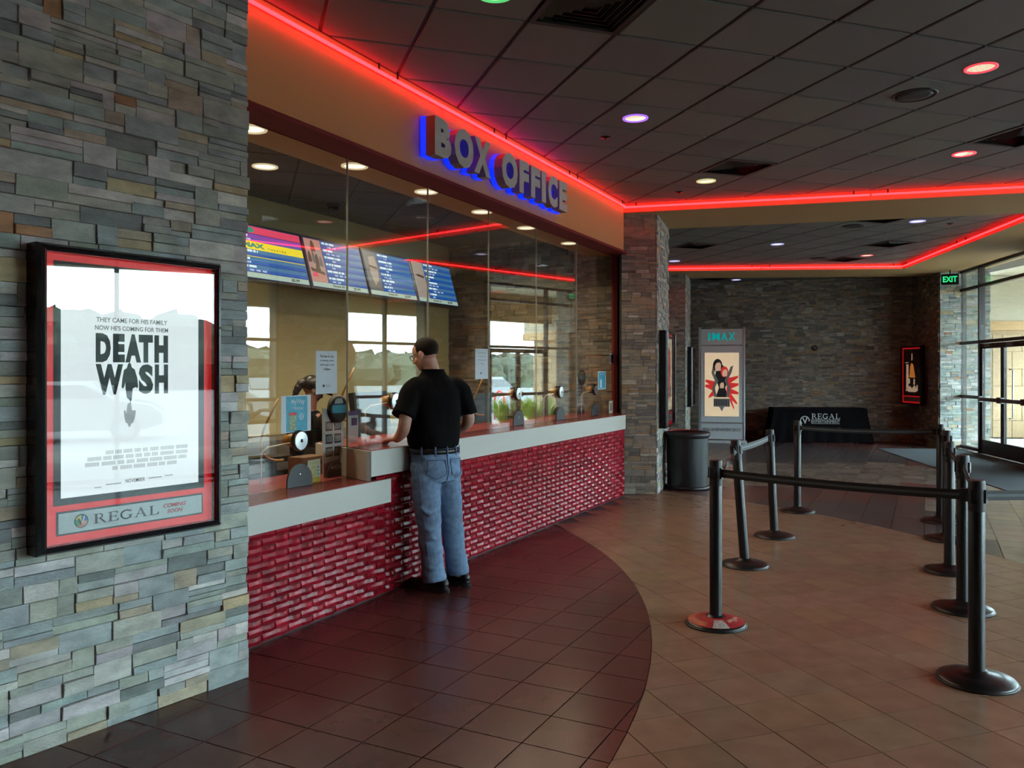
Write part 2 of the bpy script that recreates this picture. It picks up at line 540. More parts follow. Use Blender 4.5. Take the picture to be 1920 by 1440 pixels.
def stone_items(w, h, rg, P, k=1.0, proud=.022):
    it = []
    for x0, x1, z0, z1 in stone_rects(w, h, rg, k):
        g = .0008; d = rg.uniform(.004, proud); b = .0025
        if x1 > w - 1e-6: x1 += rg.uniform(-.002, .014)
        x0 += g; x1 -= g; z0 += g; z1 -= g
        t = [rg.uniform(-.003, .003) for _ in range(4)]
        vs = [(x0, 0, z0), (x1, 0, z0), (x1, 0, z1), (x0, 0, z1),
              (x0, -d + b, z0), (x1, -d + b, z0), (x1, -d + b, z1), (x0, -d + b, z1),
              (x0 + b, -d + t[0], z0 + b), (x1 - b, -d + t[1], z0 + b), (x1 - b, -d + t[2], z1 - b), (x0 + b, -d + t[3], z1 - b)]
        fs = [(8, 9, 10, 11)]
        for a in (0, 4):
            for i in range(4):
                j = (i + 1) % 4
                fs.append((a + i, a + j, a + 4 + j, a + 4 + i))
        it.append((vs, fs, pal(P, rg)))
    return it

def stone_wall(name, label, A, B, h, seed, P=SLATE, limit=300, thick=.12, k=1.0, M=None, w=None, z0=0., kind='structure', parent=None):
    if M is None: M, w = frame_ab(A, B, z0)
    back = MB().box(0, w, .0, thick, 0, h).build(name, 'mortar', parent, M)
    if parent is None: tag(back, label, 'wall', kind=kind)
    rg = random.Random(seed)
    pieces(back, 'stone', stone_items(w, h, rg, P, k), 'stone', 'stone_field', limit, W=M)
    return back
# ------------------------------------------------------------------ floor
CC, CRAD = (-5.97, 5.98), 6.895          # dark red crescent at the counter
RC, RRAD = (-2.648, 5.781), 7.0          # outer edge of the terracotta field
GA = rad(18.9)
TS = .309
WU = (math.sin(rad(27)), math.cos(rad(27))); WN = (math.cos(rad(27)), -math.sin(rad(27)))
def um(p): return (p[0] * WU[0] + p[1] * WU[1], -(p[0] * WN[0] + p[1] * WN[1]))
def xy(u, m): return (u * WU[0] - m * WN[0], u * WU[1] - m * WN[1])
S0 = (9.4, 17.0); SA = rad(9)
SD = (math.sin(SA), math.cos(SA))
def sxy(s, out=0.): return (S0[0] + s * SD[0] + out * SD[1], S0[1] + s * SD[1] - out * SD[0])
def s_out(p): return (p[0] - S0[0]) * SD[1] - (p[1] - S0[1]) * SD[0]

def radial_clip(poly, ctr, r, inside, g=.0025):
    cx = sum(p[0] for p in poly) / len(poly) - ctr[0]; cy = sum(p[1] for p in poly) / len(poly) - ctr[1]
    d = math.hypot(cx, cy); n = (cx / d, cy / d); sg = -1 if inside else 1
    rr = r - g if inside else r + g
    return clip(poly, ctr[0] + n[0] * rr, ctr[1] + n[1] * rr, sg * n[0], sg * n[1])

def tile_item(poly, c, z=0., th=.006):
    n = len(poly)
    a = sum(poly[i][0] * poly[(i + 1) % n][1] - poly[(i + 1) % n][0] * poly[i][1] for i in range(n))
    if a < 0: poly = poly[::-1]
    vs = [(x, y, z) for x, y in poly] + [(x, y, z - th) for x, y in poly]
    fs = [tuple(range(n))] + [((i + 1) % n, i, n + i, n + (i + 1) % n) for i in range(n)]
    return (vs, fs, c)

def parea(p): return abs(sum(p[i][0] * p[(i + 1) % len(p)][1] - p[(i + 1) % len(p)][0] * p[i][1] for i in range(len(p)))) / 2 if len(p) > 2 else 0

rg = random.Random(3)
TERRA = [((.245, .155, .104), 4), ((.236, .149, .100), 3), ((.252, .161, .109), 3)]
DARKRED = [((.100, .030, .026), 4), ((.090, .028, .025), 3), ((.11, .034, .028), 3)]
SLT = [((.080, .068, .068), 3), ((.095, .078, .074), 2), ((.07, .062, .064), 2)]
MAR = [((.15, .062, .052), 3), ((.12, .055, .05), 2)]
TANG = [((.24, .195, .155), 3), ((.21, .175, .145), 2), ((.26, .21, .17), 1)]

fl = tag(MB().box(-9, 10.4, -6, 23, -.10, -.004).build('floor', 'grout'), 'terracotta tile floor of the lobby laid on the diagonal', 'floor', kind='structure')
items = []
ga = (math.cos(GA), math.sin(GA)); gb = (-ga[1], ga[0]); O = (2.041, 4.908); g = .0032
for i in range(-32, 26):
    for j in range(-26, 34):
        P = [(O[0] + (i + a) * TS * ga[0] + (j + b) * TS * gb[0] + ea * g * ga[0] + eb * g * gb[0], O[1] + (i + a) * TS * ga[1] + (j + b) * TS * gb[1] + ea * g * ga[1] + eb * g * gb[1])
             for a, b, ea, eb in ((0, 0, 1, 1), (1, 0, -1, 1), (1, 1, -1, -1), (0, 1, 1, -1))]
        cx = sum(p[0] for p in P) / 4; cy = sum(p[1] for p in P) / 4
        if cy < -3.5 or cy > 14 or s_out((cx, cy)) > -.2 or um((cx, cy))[1] > 3.5: continue
        if math.hypot(cx - RC[0], cy - RC[1]) > RRAD + .25 and cy > 5.35: continue
        if abs(math.hypot(cx - CC[0], cy - CC[1]) - CRAD) < .3: P = radial_clip(P, CC, CRAD, False)
        elif math.hypot(cx - CC[0], cy - CC[1]) < CRAD: continue
        if len(P) > 2 and cy > 5.35 and abs(math.hypot(cx - RC[0], cy - RC[1]) - RRAD) < .3: P = radial_clip(P, RC, RRAD, True)
        if parea(P) < .002: continue
        items.append(tile_item(P, pal(TERRA, rg, .045)))
pieces(fl, 'floor_tile', items, 'tile', 'floor_tile_field')

inl = tag(MB().prism([(CC[0] + CRAD * math.cos(rad(a)), CC[1] + CRAD * math.sin(rad(a))) for a in range(-60, 61, 3)] + [(-6, 9)], -.02, -.0035).build('floor_inlay', 'grout'),
          'dark red tile crescent in the floor along the ticket counter', 'floor', kind='structure')
items = []
for i in range(-14, 26):
    for j in range(-26, 5):
        u0 = 3.78 + i * TS; m0 = 3.418 + j * TS
        P = [xy(u0 + g, m0 + g), xy(u0 + TS - g, m0 + g), xy(u0 + TS - g, m0 + TS - g), xy(u0 + g, m0 + TS - g)]
        cx = sum(p[0] for p in P) / 4; cy = sum(p[1] for p in P) / 4
        d = math.hypot(cx - CC[0], cy - CC[1])
        if d > CRAD + .25 or m0 > 3.7 or cy < -2: continue
        if m0 < -1.5: continue
        if d > CRAD - .3: P = radial_clip(P, CC, CRAD, True)
        if parea(P) < .002: continue
        items.append(tile_item(P, pal(DARKRED, rg, .08), .0004))
pieces(inl, 'floor_tile', items, 'tile', 'floor_tile_field')

brd = tag(MB().box(2, 9.9, 9, 20.4, -.02, -.0038).build('floor_border', 'grout'), 'slate and maroon tile bands of the floor towards the doors', 'floor', kind='structure')
items = []
for i in range(-6, 64):
    for j in range(-44, 12):
        u0 = 3.78 + i * TS; m0 = 3.418 + j * TS
        P = [xy(u0 + g, m0 + g), xy(u0 + TS - g, m0 + g), xy(u0 + TS - g, m0 + TS - g), xy(u0 + g, m0 + TS - g)]
        cx = sum(p[0] for p in P) / 4; cy = sum(p[1] for p in P) / 4
        d = math.hypot(cx - RC[0], cy - RC[1])
        if d < RRAD - .28 or s_out((cx, cy)) > -.1 or cy < 5.15 or cy > 20.3 or cx < 1.0: continue
        if d < RRAD + .3: P = radial_clip(P, RC, RRAD, False)
        if parea(P) < .002: continue
        w_ = .18 * math.sin(cx * 1.3)
        if cy < 10.1: z_ = SLT if cx < 4.55 + (cy - 8) * .25 else TANG
        elif cy < 11.5 + w_: z_ = MAR if cx < 6.0 else TANG
        elif cy < 14.4: z_ = TANG if not (cx > 6.9 and cy > 13.4) else MAR
        elif cy < 17.0: z_ = SLT if cx < 7.2 + (17 - cy) * .2 else MAR
        else: z_ = MAR if 6.6 < cx < 8.4 else SLT
        items.append(tile_item(P, pal(z_, rg, .10), .0002))
pieces(brd, 'floor_tile', items, 'tile', 'floor_tile_field')
dm = MB().prism([sxy(-7.2, -.12), sxy(-.25, -.12), sxy(-.25, -1.75), sxy(-7.2, -1.75)], .0005, .009)
tag(dm.build('door_mat', 'doormat'), 'long blue grey entrance carpet inside the glass doors', 'carpet')

# ------------------------------------------------------------------ ceiling
CZ = 3.80
CA = .3195
ca = (math.cos(CA), math.sin(CA)); cb = (-ca[1], ca[0])
def cg(i, j): return (2.910 + .61 * i, 4.194 + .61 * j)
def cpt(i, j):
    a, b = cg(i, j)
    return (a * ca[0] + b * cb[0], a * ca[1] + b * cb[1])
clg = tag(MB().box(-9, 10.6, -6, 23, CZ + .012, CZ + .06).build('ceiling', 'grid'), 'dark suspended ceiling of charcoal tiles in a black grid', 'ceiling', kind='structure')
VENTS = [(-2, 0), (3, 5), (6, 2), (7, 13), (9, 8), (12, 11), (13, 14), (1, -4), (8, 19), (12, 20)]
CHAR = [((.165, .165, .155), 3), ((.155, .155, .148), 2), ((.175, .172, .16), 2)]
items = []
for i in range(-20, 24):
    for j in range(-18, 34):
        g = .012
        a0, b0 = cg(i, j)
        P = [((a0 + x) * ca[0] + (b0 + y) * cb[0], (a0 + x) * ca[1] + (b0 + y) * cb[1]) for x, y in ((g, g), (.61 - g, g), (.61 - g, .61 - g), (g, .61 - g))]
        cx = sum(p[0] for p in P) / 4; cy = sum(p[1] for p in P) / 4
        u_, m_ = um((cx, cy))
        if (i, j) in VENTS or cy > 20.6 or cy < -5 or s_out((cx, cy)) > -.5: continue
        if m_ > 3.95 and u_ < 10.3: continue
        if u_ < 10.6 and m_ > 3.05:
            P = clip(P, *xy(0, 3.47), WN[0], WN[1])
        if len(P) < 3 or parea(P) < .01: continue
        n = len(P)
        a = sum(P[q][0] * P[(q + 1) % n][1] - P[(q + 1) % n][0] * P[q][1] for q in range(n))
        if a < 0: P = P[::-1]
        qx = sum(p[0] for p in P) / n; qy = sum(p[1] for p in P) / n
        inn = [(p[0] + (qx - p[0]) * .018, p[1] + (qy - p[1]) * .018) for p in P]
        vs = [(x, y, CZ) for x, y in inn] + [(x, y, CZ + .007) for x, y in P] + [(x, y, CZ + .014) for x, y in P]
        fs = [tuple(range(n))[::-1]] + [(k, (k + 1) % n, n + (k + 1) % n, n + k) for k in range(n)] + [(n + k, n + (k + 1) % n, 2 * n + (k + 1) % n, 2 * n + k) for k in range(n)]
        items.append((vs, fs, pal(CHAR, rg, .05)))
pieces(clg, 'ceiling_tile', items, 'ceil', 'ceiling_tile_field')

def cell_M(i, j, z=CZ):
    p = cpt(i + .5, j + .5)
    return T(p[0], p[1], z) @ Matrix.Rotation(CA, 4, 'Z')

VL = ['square black air vent beside the green rimmed downlight', 'square black air vent near the yellowish downlight at the lobby beam', 'square black air vent between the two red rimmed downlights',
      'black air vent beyond the lobby beam close to the stone pier', 'large black air vent right behind the lobby beam', 'black air vent under the far red neon corner', 'small far black vent at the far neon line', None, 'dark vent at the far stone wall above the poster stand', 'dark vent at the far stone wall above the draped table']
for k, (i, j) in enumerate(VENTS):
    if VL[k] is None: continue
    t = thing('air_vent', VL[k], 'air vent', cell_M(i, j), 'black ceiling air vents')
    mb = MB()
    for x0, x1, y0, y1 in ((-.30, .30, -.30, -.265), (-.30, .30, .265, .30), (-.30, -.265, -.265, .265), (.265, .30, -.265, .265)): mb.box(x0, x1, y0, y1, -.006, .011)
    mb.build('frame', 'blackplastic', t)
    for q in range(5):
        r0 = .05 + q * .045
        mb = MB()
        for sx in range(4):
            M_ = RZ(90 * sx)
            P = [M_ @ Vector(p) for p in ((-r0, r0, -.004), (r0, r0, -.004), (r0 + .03, r0 + .03, .010), (-r0 - .03, r0 + .03, .010), (-r0, r0 + .004, -.003), (r0, r0 + .004, -.003), (r0 + .03, r0 + .034, .0105), (-r0 - .03, r0 + .034, .0105))]
            mb.add(P, [(0, 1, 2, 3), (4, 7, 6, 5), (0, 4, 5, 1), (3, 2, 6, 7)])
        mb.build('louvre', 'frameblack', t)

def downlight(name, lab, M, r, rimm, group, lens='lampcool', cat='ceiling light'):
    t = thing(name, lab, cat, M, group)
    MB().lathe([(r, .004), (r * 1.16, .0), (r * 1.16, -.008), (r * .98, -.010), (r * .92, .004)], 28, caps=False).build('rim', rimm, t, smooth=True)
    MB().lathe([(r * .95, .0), (r * .72, .010), (r * .70, .0105), (.0, .0105)], 28).build('reflector', 'lampreflect', t, smooth=True)
    MB().lathe([(.0, .002), (r * .34, .003), (r * .42, .009)], 20, caps=False).build('lens', lens, t, smooth=True)
    return t
RIM = dict(green=glow('green lamp rim', (.10, .75, .22), .55), purple=glow('purple lamp rim', (.40, .16, .95), .7), yellow=glow('pale yellow lamp rim', (.75, .75, .35), .45), red=glow('red lamp rim', (.95, .08, .12), .6), blue=glow('blue white lamp rim', (.4, .4, .9), .6), warm=mat('cream lamp rim', (.6, .5, .35), .4, emit=(1, .8, .5), es=.4))
for (i, j), c, lab in [((-3, 0), 'green', 'round downlight with a green glowing rim'), ((0, 3), 'purple', 'round downlight with a purple glowing rim'), ((3, 6), 'yellow', 'round downlight with a pale yellow rim'),
                    ((3, 0), 'red', 'larger near downlight with a red glowing rim'), ((6, 3), 'red', 'smaller downlight with a red rim beside the side vent'),
                    ((9, 12), 'blue', 'small white downlight in the middle beyond the lobby beam'), ((10, 8), 'blue', 'small white downlight right of the round speaker behind the beam'), ((13, 13), 'red', 'tiny reddish downlight near the far neon corner'), ((8, 16), 'blue', 'small white downlight at the far neon beside the stone pier'), ((13, 20), 'blue', 'small downlight on the far dark ceiling above the poster stand')]:
    downlight('downlight', lab, cell_M(i, j), .095, RIM[c], 'lobby downlights')
for (i, j), lab in [((3, 1), 'round black ceiling speaker near the red rimmed downlight'), ((9, 9), 'round black ceiling speaker behind the lobby beam'), ((12, 14), 'round black ceiling speaker at the far red neon')]:
    t = thing('ceiling_speaker', lab, 'speaker', cell_M(i, j), 'round ceiling speakers')
    MB().lathe([(.17, .004), (.165, -.008), (.15, -.010), (.145, -.004)], 32, caps=False).build('ring', 'blackplastic', t, smooth=True)
    MB().lathe([(.148, -.004), (.10, -.010), (0, -.012)], 32).build('grille', dots('speaker grille', (.002, .002, .002), (.02, .02, .02), 90, .6), t, smooth=True)
for (i, j), lab in [((0, 4), 'small black sprinkler cap near the purple rimmed downlight'), ((3, 7), 'small black sprinkler cap near the yellowish downlight'), ((11, 8), 'small black sprinkler cap beyond the beam by the doors')]:
    t = thing('sprinkler_cap', lab, 'sprinkler', cell_M(i, j), 'sprinkler caps')
    MB().lathe([(.05, .004), (.048, -.006), (0, -.009)], 20).build('cap', 'frameblack', t, smooth=True)
    MB().lathe([(.012, -.006), (.012, -.018), (0, -.02)], 12).build('tip', 'blackplastic', t, smooth=True)

# beams and soffits
bm1 = tag(MB().prism([(1.30, 10.64), (7.30, 9.06), (7.45, 10.43), (2.10, 11.83)], 3.68, 3.86).build('beam', 'tan'), 'tan dropped beam across the lobby carrying a red neon line', 'beam', kind='structure')
bm2 = tag(MB().prism([(1.2, 17.05), (7.98, 16.49), (8.4, 17.9), (1.2, 18.35)], 3.70, 3.86).build('beam', 'tan'), 'far tan dropped beam in front of the dark stone wall', 'beam', kind='structure')
def nl(y): return 7.95 - .1586 * (16.49 - y)
sf = tag(MB().prism([(nl(16.49), 16.49), (8.4, 17.9), (9.9, 17.9), sxy(.3, .3), sxy(-21.5, .3), (nl(-5), -5)], 3.70, 3.87).build('soffit', 'tan'), 'tan soffit above the glass entrance doors', 'soffit', kind='structure')

# ------------------------------------------------------------------ near stone wall
MS = FS @ T(-2.6, 3.645, 0)
wl = stone_wall('wall_left', 'near wall of stacked grey green slate behind the lit poster case', None, None, 3.9, 5, SLATE, 300, .25, 1.0, MS, 2.6 + 2.655)
# jagged end of the wall, returning to the ticket booth
tag(MB().box(2.50, 2.64, 3.80, 4.30, 0, 3.9).build('wall_return', 'mortar', None, FS), 'short return of the near stone wall at the ticket booth', 'wall', kind='structure')

# ------------------------------------------------------------------ box office front
UE = 10.07
MB().box(3.0, 4.82, 3.5, 3.74, 0, .67).box(4.82, UE, 3.5, 3.74, 0, .876).build('wall_counter', 'redback', None, FB)
wc = bpy.data.objects['wall_counter']; tag(wc, 'ticket counter front faced with glossy red woven glass tiles', 'wall', kind='structure')
items = []
tw, th_ = .112, .0468
nx = 0
x = 3.05
while x < UE - .02:
    z = .012; j = 0
    while z < .90:
        top = min(z + th_, .90)
        g = .0012; up = (nx + j) % 2 == 0
        x0, x1, z0, z1 = x + g, min(x + tw, UE) - g, z + g, top - g
        if not (x0 < 4.72 and z0 > .68) and x1 - x0 > .02 and z1 - z0 > .01:
            vs = []; n = 4
            A = .017 if up else .006
            for k in range(n + 1):
                t_ = k / n; xx = x0 + (x1 - x0) * t_
                b = (math.sin(math.pi * t_) if up else .55 * (1 - math.sin(math.pi * t_))) * A + .003
                vs += [(xx, 3.5 - b + .003, z0), (xx, 3.5 - b - .0035, (z0 + z1) / 2), (xx, 3.5 - b + .003, z1)]
            fs = []
            for k in range(n):
                for q in range(2):
                    fs.append((3 * k + q, 3 * k + 3 + q, 3 * k + 4 + q, 3 * k + 1 + q))
            c = 1 + rg.uniform(-.25, .25)
            vs += [(x0, 3.5, z0), (x0, 3.5, z1), (x1, 3.5, z0), (x1, 3.5, z1)]
            e = 3 * n + 3
            fs += [(0, 1, 2, e + 1, e), (3 * n + 2, 3 * n + 1, 3 * n, e + 2, e + 3), tuple([e] + [e + 2] + [3 * k for k in range(n, -1, -1)]), tuple([e + 3] + [e + 1] + [3 * k + 2 for k in range(n + 1)])]
            items.append((vs, fs, (.31 * c, .010 * c, .022 * c)))
        z += th_; j += 1
    x += tw; nx += 1
pieces(wc, 'woven_tile', items, 'redglass', 'woven_tile_field', W=FB)

ct = thing('ticket_counter', 'long stepped white speckled ticket counter with maroon top', 'counter', FB)
MB().box(3.05, 4.83, 3.44, 3.52, .672, .84).build('lower_fascia', 'quartz', ct)
MB().box(3.05, 4.90, 3.445, 4.25, .825, .845).build('lower_top', 'maroontop', ct)
mb = MB(); mb.prism([(4.595, 3.44), (9.965, 3.44), (9.965, 3.52), (4.64, 3.52)], .877, 1.056)
mb.build('upper_fascia', 'quartz', ct)
MB().prism([(4.597, 3.442), (4.64, 3.52), (5.0, 4.24), (4.95, 4.24), (4.583, 3.47)], .848, 1.055).build('step_end', 'quartz', ct)
MB().prism([(4.61, 3.447), (9.99, 3.447), (10.3, 3.55), (10.44, 3.74), (10.44, 4.25), (4.99, 4.25)], 1.046, 1.061).build('upper_top', 'maroontop', ct)

hd = tag(MB().box(3.0, 10.06, 3.5, 3.72, 3.187, 3.86).build('header', 'orange', None, FB), 'orange header wall above the ticket windows behind the sign', 'wall', kind='structure')
tr = tag(MB().box(3.0, 10.44, 3.505, 3.76, 3.160, 3.189).build('trim_1', 'maroon', None, FB), 'maroon head frame along the top of the ticket windows', 'trim', kind='structure')
tag(MB().box(10.38, 10.44, 3.70, 3.78, 1.06, 3.17).build('trim_2', 'maroon', None, FB), 'maroon upright frame at the far end of the ticket windows', 'trim', kind='structure')
tag(MB().box(2.9, 10.44, 3.76, 4.14, 3.187, 3.5).build('soffit_booth', 'tan', None, FB), 'brown soffit with downlights just inside the ticket windows', 'soffit', kind='structure')

gz = thing('window_1', 'frameless ticket window glazing of tall clear panes', 'window', FB, kind='structure')
J = [3.0, 3.65, 4.72, 5.79, 6.86, 7.93, 9.06, 10.38]
for k in range(7):
    z0 = .846 if k < 2 else 1.062
    MB().box(J[k] + .004, J[k + 1] - .004, 3.742, 3.754, z0, 3.16).build('pane', 'clearglass', gz)
    if k: MB().box(J[k] - .0026, J[k] + .0026, 3.741, 3.755, .846 if k < 3 else 1.062, 3.16).build('joint', 'glassedge', gz)

# ------------------------------------------------------------------ booth interior
tag(MB().box(2.3, 10.6, 6.38, 6.5, 0, 3.6).build('wall_booth_back', 'cream', None, FB), 'plain cream rear wall inside the ticket booth', 'wall', kind='structure')
tag(MB().box(2.2, 2.3, 3.74, 6.5, 0, 3.6).build('wall_booth_side', 'cream', None, FB), 'cream side wall of the ticket booth', 'wall', kind='structure')
Mst = FB @ T(10.44, 6.38, 0) @ RZ(-90)
stone_wall('wall_booth_stone', 'brown slate side wall inside the ticket booth', None, None, 3.55, 21, SLATE_WARMLIT, 280, .12, 1.0, Mst, 2.64)
bc = tag(MB().box(2.3, 10.5, 4.14, 6.5, 3.482, 3.52).build('ceiling_booth', 'grid', None, FB), 'dark tiled ceiling inside the ticket booth', 'ceiling', kind='structure')
items = []
BI = FB.inverted()
for i in range(-22, 16):
    for j in range(-4, 26):
        a0, b0 = cg(i, j); g = .008
        P = [((a0 + x) * ca[0] + (b0 + y) * cb[0], (a0 + x) * ca[1] + (b0 + y) * cb[1]) for x, y in ((g, g), (.61 - g, g), (.61 - g, .61 - g), (g, .61 - g))]
        P = [tuple((BI @ Vector((p[0], p[1], 0)))[:2]) for p in P]
        for q in ((2.3, 0, 1, 0), (10.44, 0, -1, 0), (0, 4.15, 0, 1), (0, 6.38, 0, -1)):
            if len(P) > 2: P = clip(P, *q)
        if len(P) < 3 or parea(P) < .01: continue
        it = tile_item(P, pal([((.10, .10, .092), 1)], rg, .06), 3.484, .012)
        n = len(P)
        vs = [(x, y, 3.472) for x, y, z in it[0][:n]] + [(x, y, 3.484) for x, y, z in it[0][:n]]
        fs = [tuple(range(n))[::-1]] + [(k, (k + 1) % n, n + (k + 1) % n, n + k) for k in range(n)]
        items.append((vs, fs, it[2]))
pieces(bc, 'ceiling_tile', items, 'ceil', 'ceiling_tile_field', 120, W=FB)
BL = ['first', 'second', 'third', 'fourth', 'fifth', 'sixth']
for k, u in enumerate((3.93, 5.0, 6.0, 7.0, 8.0, 9.2)):
    downlight('downlight', 'warm booth downlight in the window soffit, %s from the near stone wall' % BL[k], FB @ T(u, 3.90, 3.186), .088, RIM['warm'], 'booth window downlights', 'lamp')
    l = bpy.data.lights.new('booth_lamp', 'AREA'); l.shape = 'DISK'; l.size = .15; l.energy = 9.; l.color = (1., .80, .55); l.spread = rad(150)
    lo = bpy.data.objects.new('booth_lamp', l); lo.matrix_world = FB @ T(u, 3.90, 3.165); C.objects.link(lo)
downlight('downlight', 'warm booth downlight set in the dark tiled booth ceiling', FB @ T(5.55, 5.34, 3.471), .10, RIM['warm'], None, 'lamp')
for u in (4.2, 5.55, 8.2):  # outer two have no downlight; added to light the booth interior
    l = bpy.data.lights.new('booth_lamp', 'AREA'); l.shape = 'DISK'; l.size = .18; l.energy = 15.; l.color = (1., .82, .58); l.spread = rad(160)
    lo = bpy.data.objects.new('booth_lamp', l); lo.matrix_world = FB @ T(u, 5.34, 3.455); C.objects.link(lo)

# ------------------------------------------------------------------ stone piers and far walls
stone_wall('wall_pier', 'slate pier with warm light in its brown tone at the far end of the ticket counter', (1.44, 10.70), (1.885, 10.70), 3.70, 31, SLATE_WARMLIT, 260, .2)
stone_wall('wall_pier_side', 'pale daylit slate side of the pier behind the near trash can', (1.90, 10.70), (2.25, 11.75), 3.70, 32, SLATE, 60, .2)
stone_wall('wall_pier_far', 'dark slate pier further back beside the poster stand', (2.2, 17.5), (3.66, 17.3), 3.70, 33, SLATE_WARMLIT, 0, .2)
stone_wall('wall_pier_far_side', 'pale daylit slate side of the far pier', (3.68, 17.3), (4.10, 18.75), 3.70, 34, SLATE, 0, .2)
stone_wall('wall_pier_filler', 'slate wall running back from the ticket pier', (1.9, 11.9), (2.1, 17.6), 3.75, 39, SLATE_WARMLIT, 0, .2)
stone_wall('wall_back', 'wide dark brown slate wall at the far end of the lobby', (3.6, 20.45), (9.15, 18.6), 3.80, 35, SLATE_WARMLIT, 120, .3)
stone_wall('wall_corner', 'dark slate corner carrying the far poster case', (9.15, 18.6), (8.98, 17.10), 3.72, 36, SLATE_WARMLIT, 0, .3)
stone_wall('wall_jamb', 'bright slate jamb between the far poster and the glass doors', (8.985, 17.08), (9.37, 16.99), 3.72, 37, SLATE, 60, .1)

# building shell behind the camera and around, roof
sh = MB()
sh.box(-9.2, -9, -6, 23, 0, 4); sh.box(-9.2, 12, -6.2, -6, 0, 4); sh.box(-9.2, 10.2, 22.8, 23, 0, 4)
tag(sh.build('wall_shell', 'plaster'), 'dark plain outer walls closing off the lobby', 'wall', kind='structure')
tag(MB().prism([(-9.3, -6.3), sxy(-23, .35), sxy(6, .35), (-9.3, 23.1)], 3.88, 4.6).build('roof', 'plaster'), 'flat roof over the cinema lobby', 'roof', kind='structure')

# ------------------------------------------------------------------ glass entrance side
Mr = T(S0[0], S0[1], 0) @ RZ(81)          # x = distance along the front, -y = outdoors
def sfront(name, label, s0, s1, mull, doors=None, Z=(.06, 1.10, 2.20, 3.30, 3.68)):
    t = thing(name, label, 'window', Mr, kind='structure')
    for s in (s0 + .03, s1 - .03): MB().box(s - .03, s + .03, -.06, .06, 0, 3.70).build('frame_post', 'bronze', t)
    for s in mull: MB().box(s - .03, s + .03, -.055, .055, 0, 3.70).build('mullion', 'bronze', t)
    spans = [s0 + .06] + [x for s in mull for x in (s - .03, s + .03)] + [s1 - .06]
    for k in range(0, len(spans), 2):
        a, b = spans[k], spans[k + 1]
        isd = doors and doors[0] - .05 <= a and b <= doors[1] + .05
        zz = Z[2:] if isd else Z
        for z in zz: MB().box(a, b, -.045, .045, z - .03, z + .03).build('transom', 'bronze', t)
        for z0, z1 in zip(zz, zz[1:]): MB().box(a, b, -.006, .006, z0 + .03, z1 - .03).build('pane', 'winglass', t)
    return t
sfront('window_2', 'tall glazed entrance bay with the double glass doors', -3.12, .05, [-2.98, -1.0], (-2.98, -1.0))
sfront('window_3', 'glazed front bay beside the double doors', -6.9, -4.85, [-5.92])
sfront('window_4', 'glazed front bay across from the near poster', -11.4, -8.35, [-10.4, -9.4])
sfront('window_5', 'glazed front bay beside the photographer', -17.0, -12.9, [-14.74], None, (.06, 3.30, 3.68))
sfront('window_6', 'glazed front bay behind the photographer', -21.6, -18.4, [-20.3, -19.3])
for k, (s0, s1) in enumerate(((-2.95, -1.99), (-1.99, -1.03))):
    t = thing('door_%d' % (k + 1), ('glass entrance door further from the jamb with a push bar', 'glass entrance door next to the sidelight with a push bar')[k], 'door', Mr, kind='structure')
    for a, b in ((s0, s0 + .07), (s1 - .07, s1)): MB().box(a, b, -.025, .025, .01, 2.16).build('stile', 'bronze', t)
    MB().box(s0 + .07, s1 - .07, -.025, .025, .01, .28).build('bottom_rail', 'bronze', t)
    MB().box(s0 + .07, s1 - .07, -.025, .025, 2.06, 2.16).build('top_rail', 'bronze', t)
    MB().box(s0 + .07, s1 - .07, -.005, .005, .28, 2.06).build('pane', 'winglass', t)
    mb = MB().box(s0 + .04, s1 - .04, .06, .085, 1.04, 1.11); mb.box(s0 + .03, s0 + .09, .02, .09, 1.02, 1.13); mb.box(s1 - .09, s1 - .03, .02, .09, 1.02, 1.13)
    mb.build('push_bar', 'alu', t)
    hx = s1 - .16 if k == 0 else s0 + .16
    MB().tube([(hx, -.03, .75), (hx, -.09, .75), (hx, -.09, 1.65), (hx, -.03, 1.65)], .014, 10).build('pull_handle', 'steel', t, smooth=True)
    MB().box((s0 + s1) / 2 - .05, (s0 + s1) / 2 + .2, .03, .075, 2.09, 2.15).build('door_closer', 'alu', t)
for k, (s0, s1) in enumerate(((-4.85, -3.12), (-8.35, -6.9), (-12.9, -11.4), (-18.4, -17.0), (-23.5, -21.6))):
    A, B = sxy(s1, -.02), sxy(s0, -.02)
    stone_wall('wall_front', ('slate pier left of the double glass doors', 'slate pier between the two mirrored window bays', 'slate pier of the glass front beside the camera', 'slate pier of the glass front behind the camera', 'slate end of the glass front')[k], A, B, 3.72, 50 + k, SLATE, 0, .30, 1.3)
    M2, w2 = frame_ab(sxy(s0, .30), sxy(s1, .30))
    stone_wall('wall_front_outer', ('outer', 'outside', 'outward', 'outdoor', 'exterior')[k] + ' slate face of a front pier', None, None, 3.72, 60 + k, SLATE, 0, .02, 1.5, M2, w2)
stone_wall('wall_outdoor', 'pale slate pier standing outside the glass sidelight', sxy(.1, .12), sxy(.03, .56), 4.0, 70, SLATE, 0, .6, 1.0)
MB().box(.05, 5.5, -.1, .1, 0, 3.8).build('wall_front_end', 'plaster', None, Mr)
tag(bpy.data.objects['wall_front_end'], 'plain end of the glass front behind the far stone corner', 'wall', kind='structure')
for s0, s1 in ((-3.1, .05), (-6.9, -4.85), (-11.4, -8.35), (-17., -12.9), (-21.6, -18.4)):
    l = bpy.data.lights.new('daylight_portal', 'AREA'); l.shape = 'RECTANGLE'; l.size = s1 - s0; l.size_y = 3.7; l.cycles.is_portal = True
    lo = bpy.data.objects.new('daylight_portal', l); lo.matrix_world = Mr @ T((s0 + s1) / 2, -.10, 1.85) @ RX(90); C.objects.link(lo)

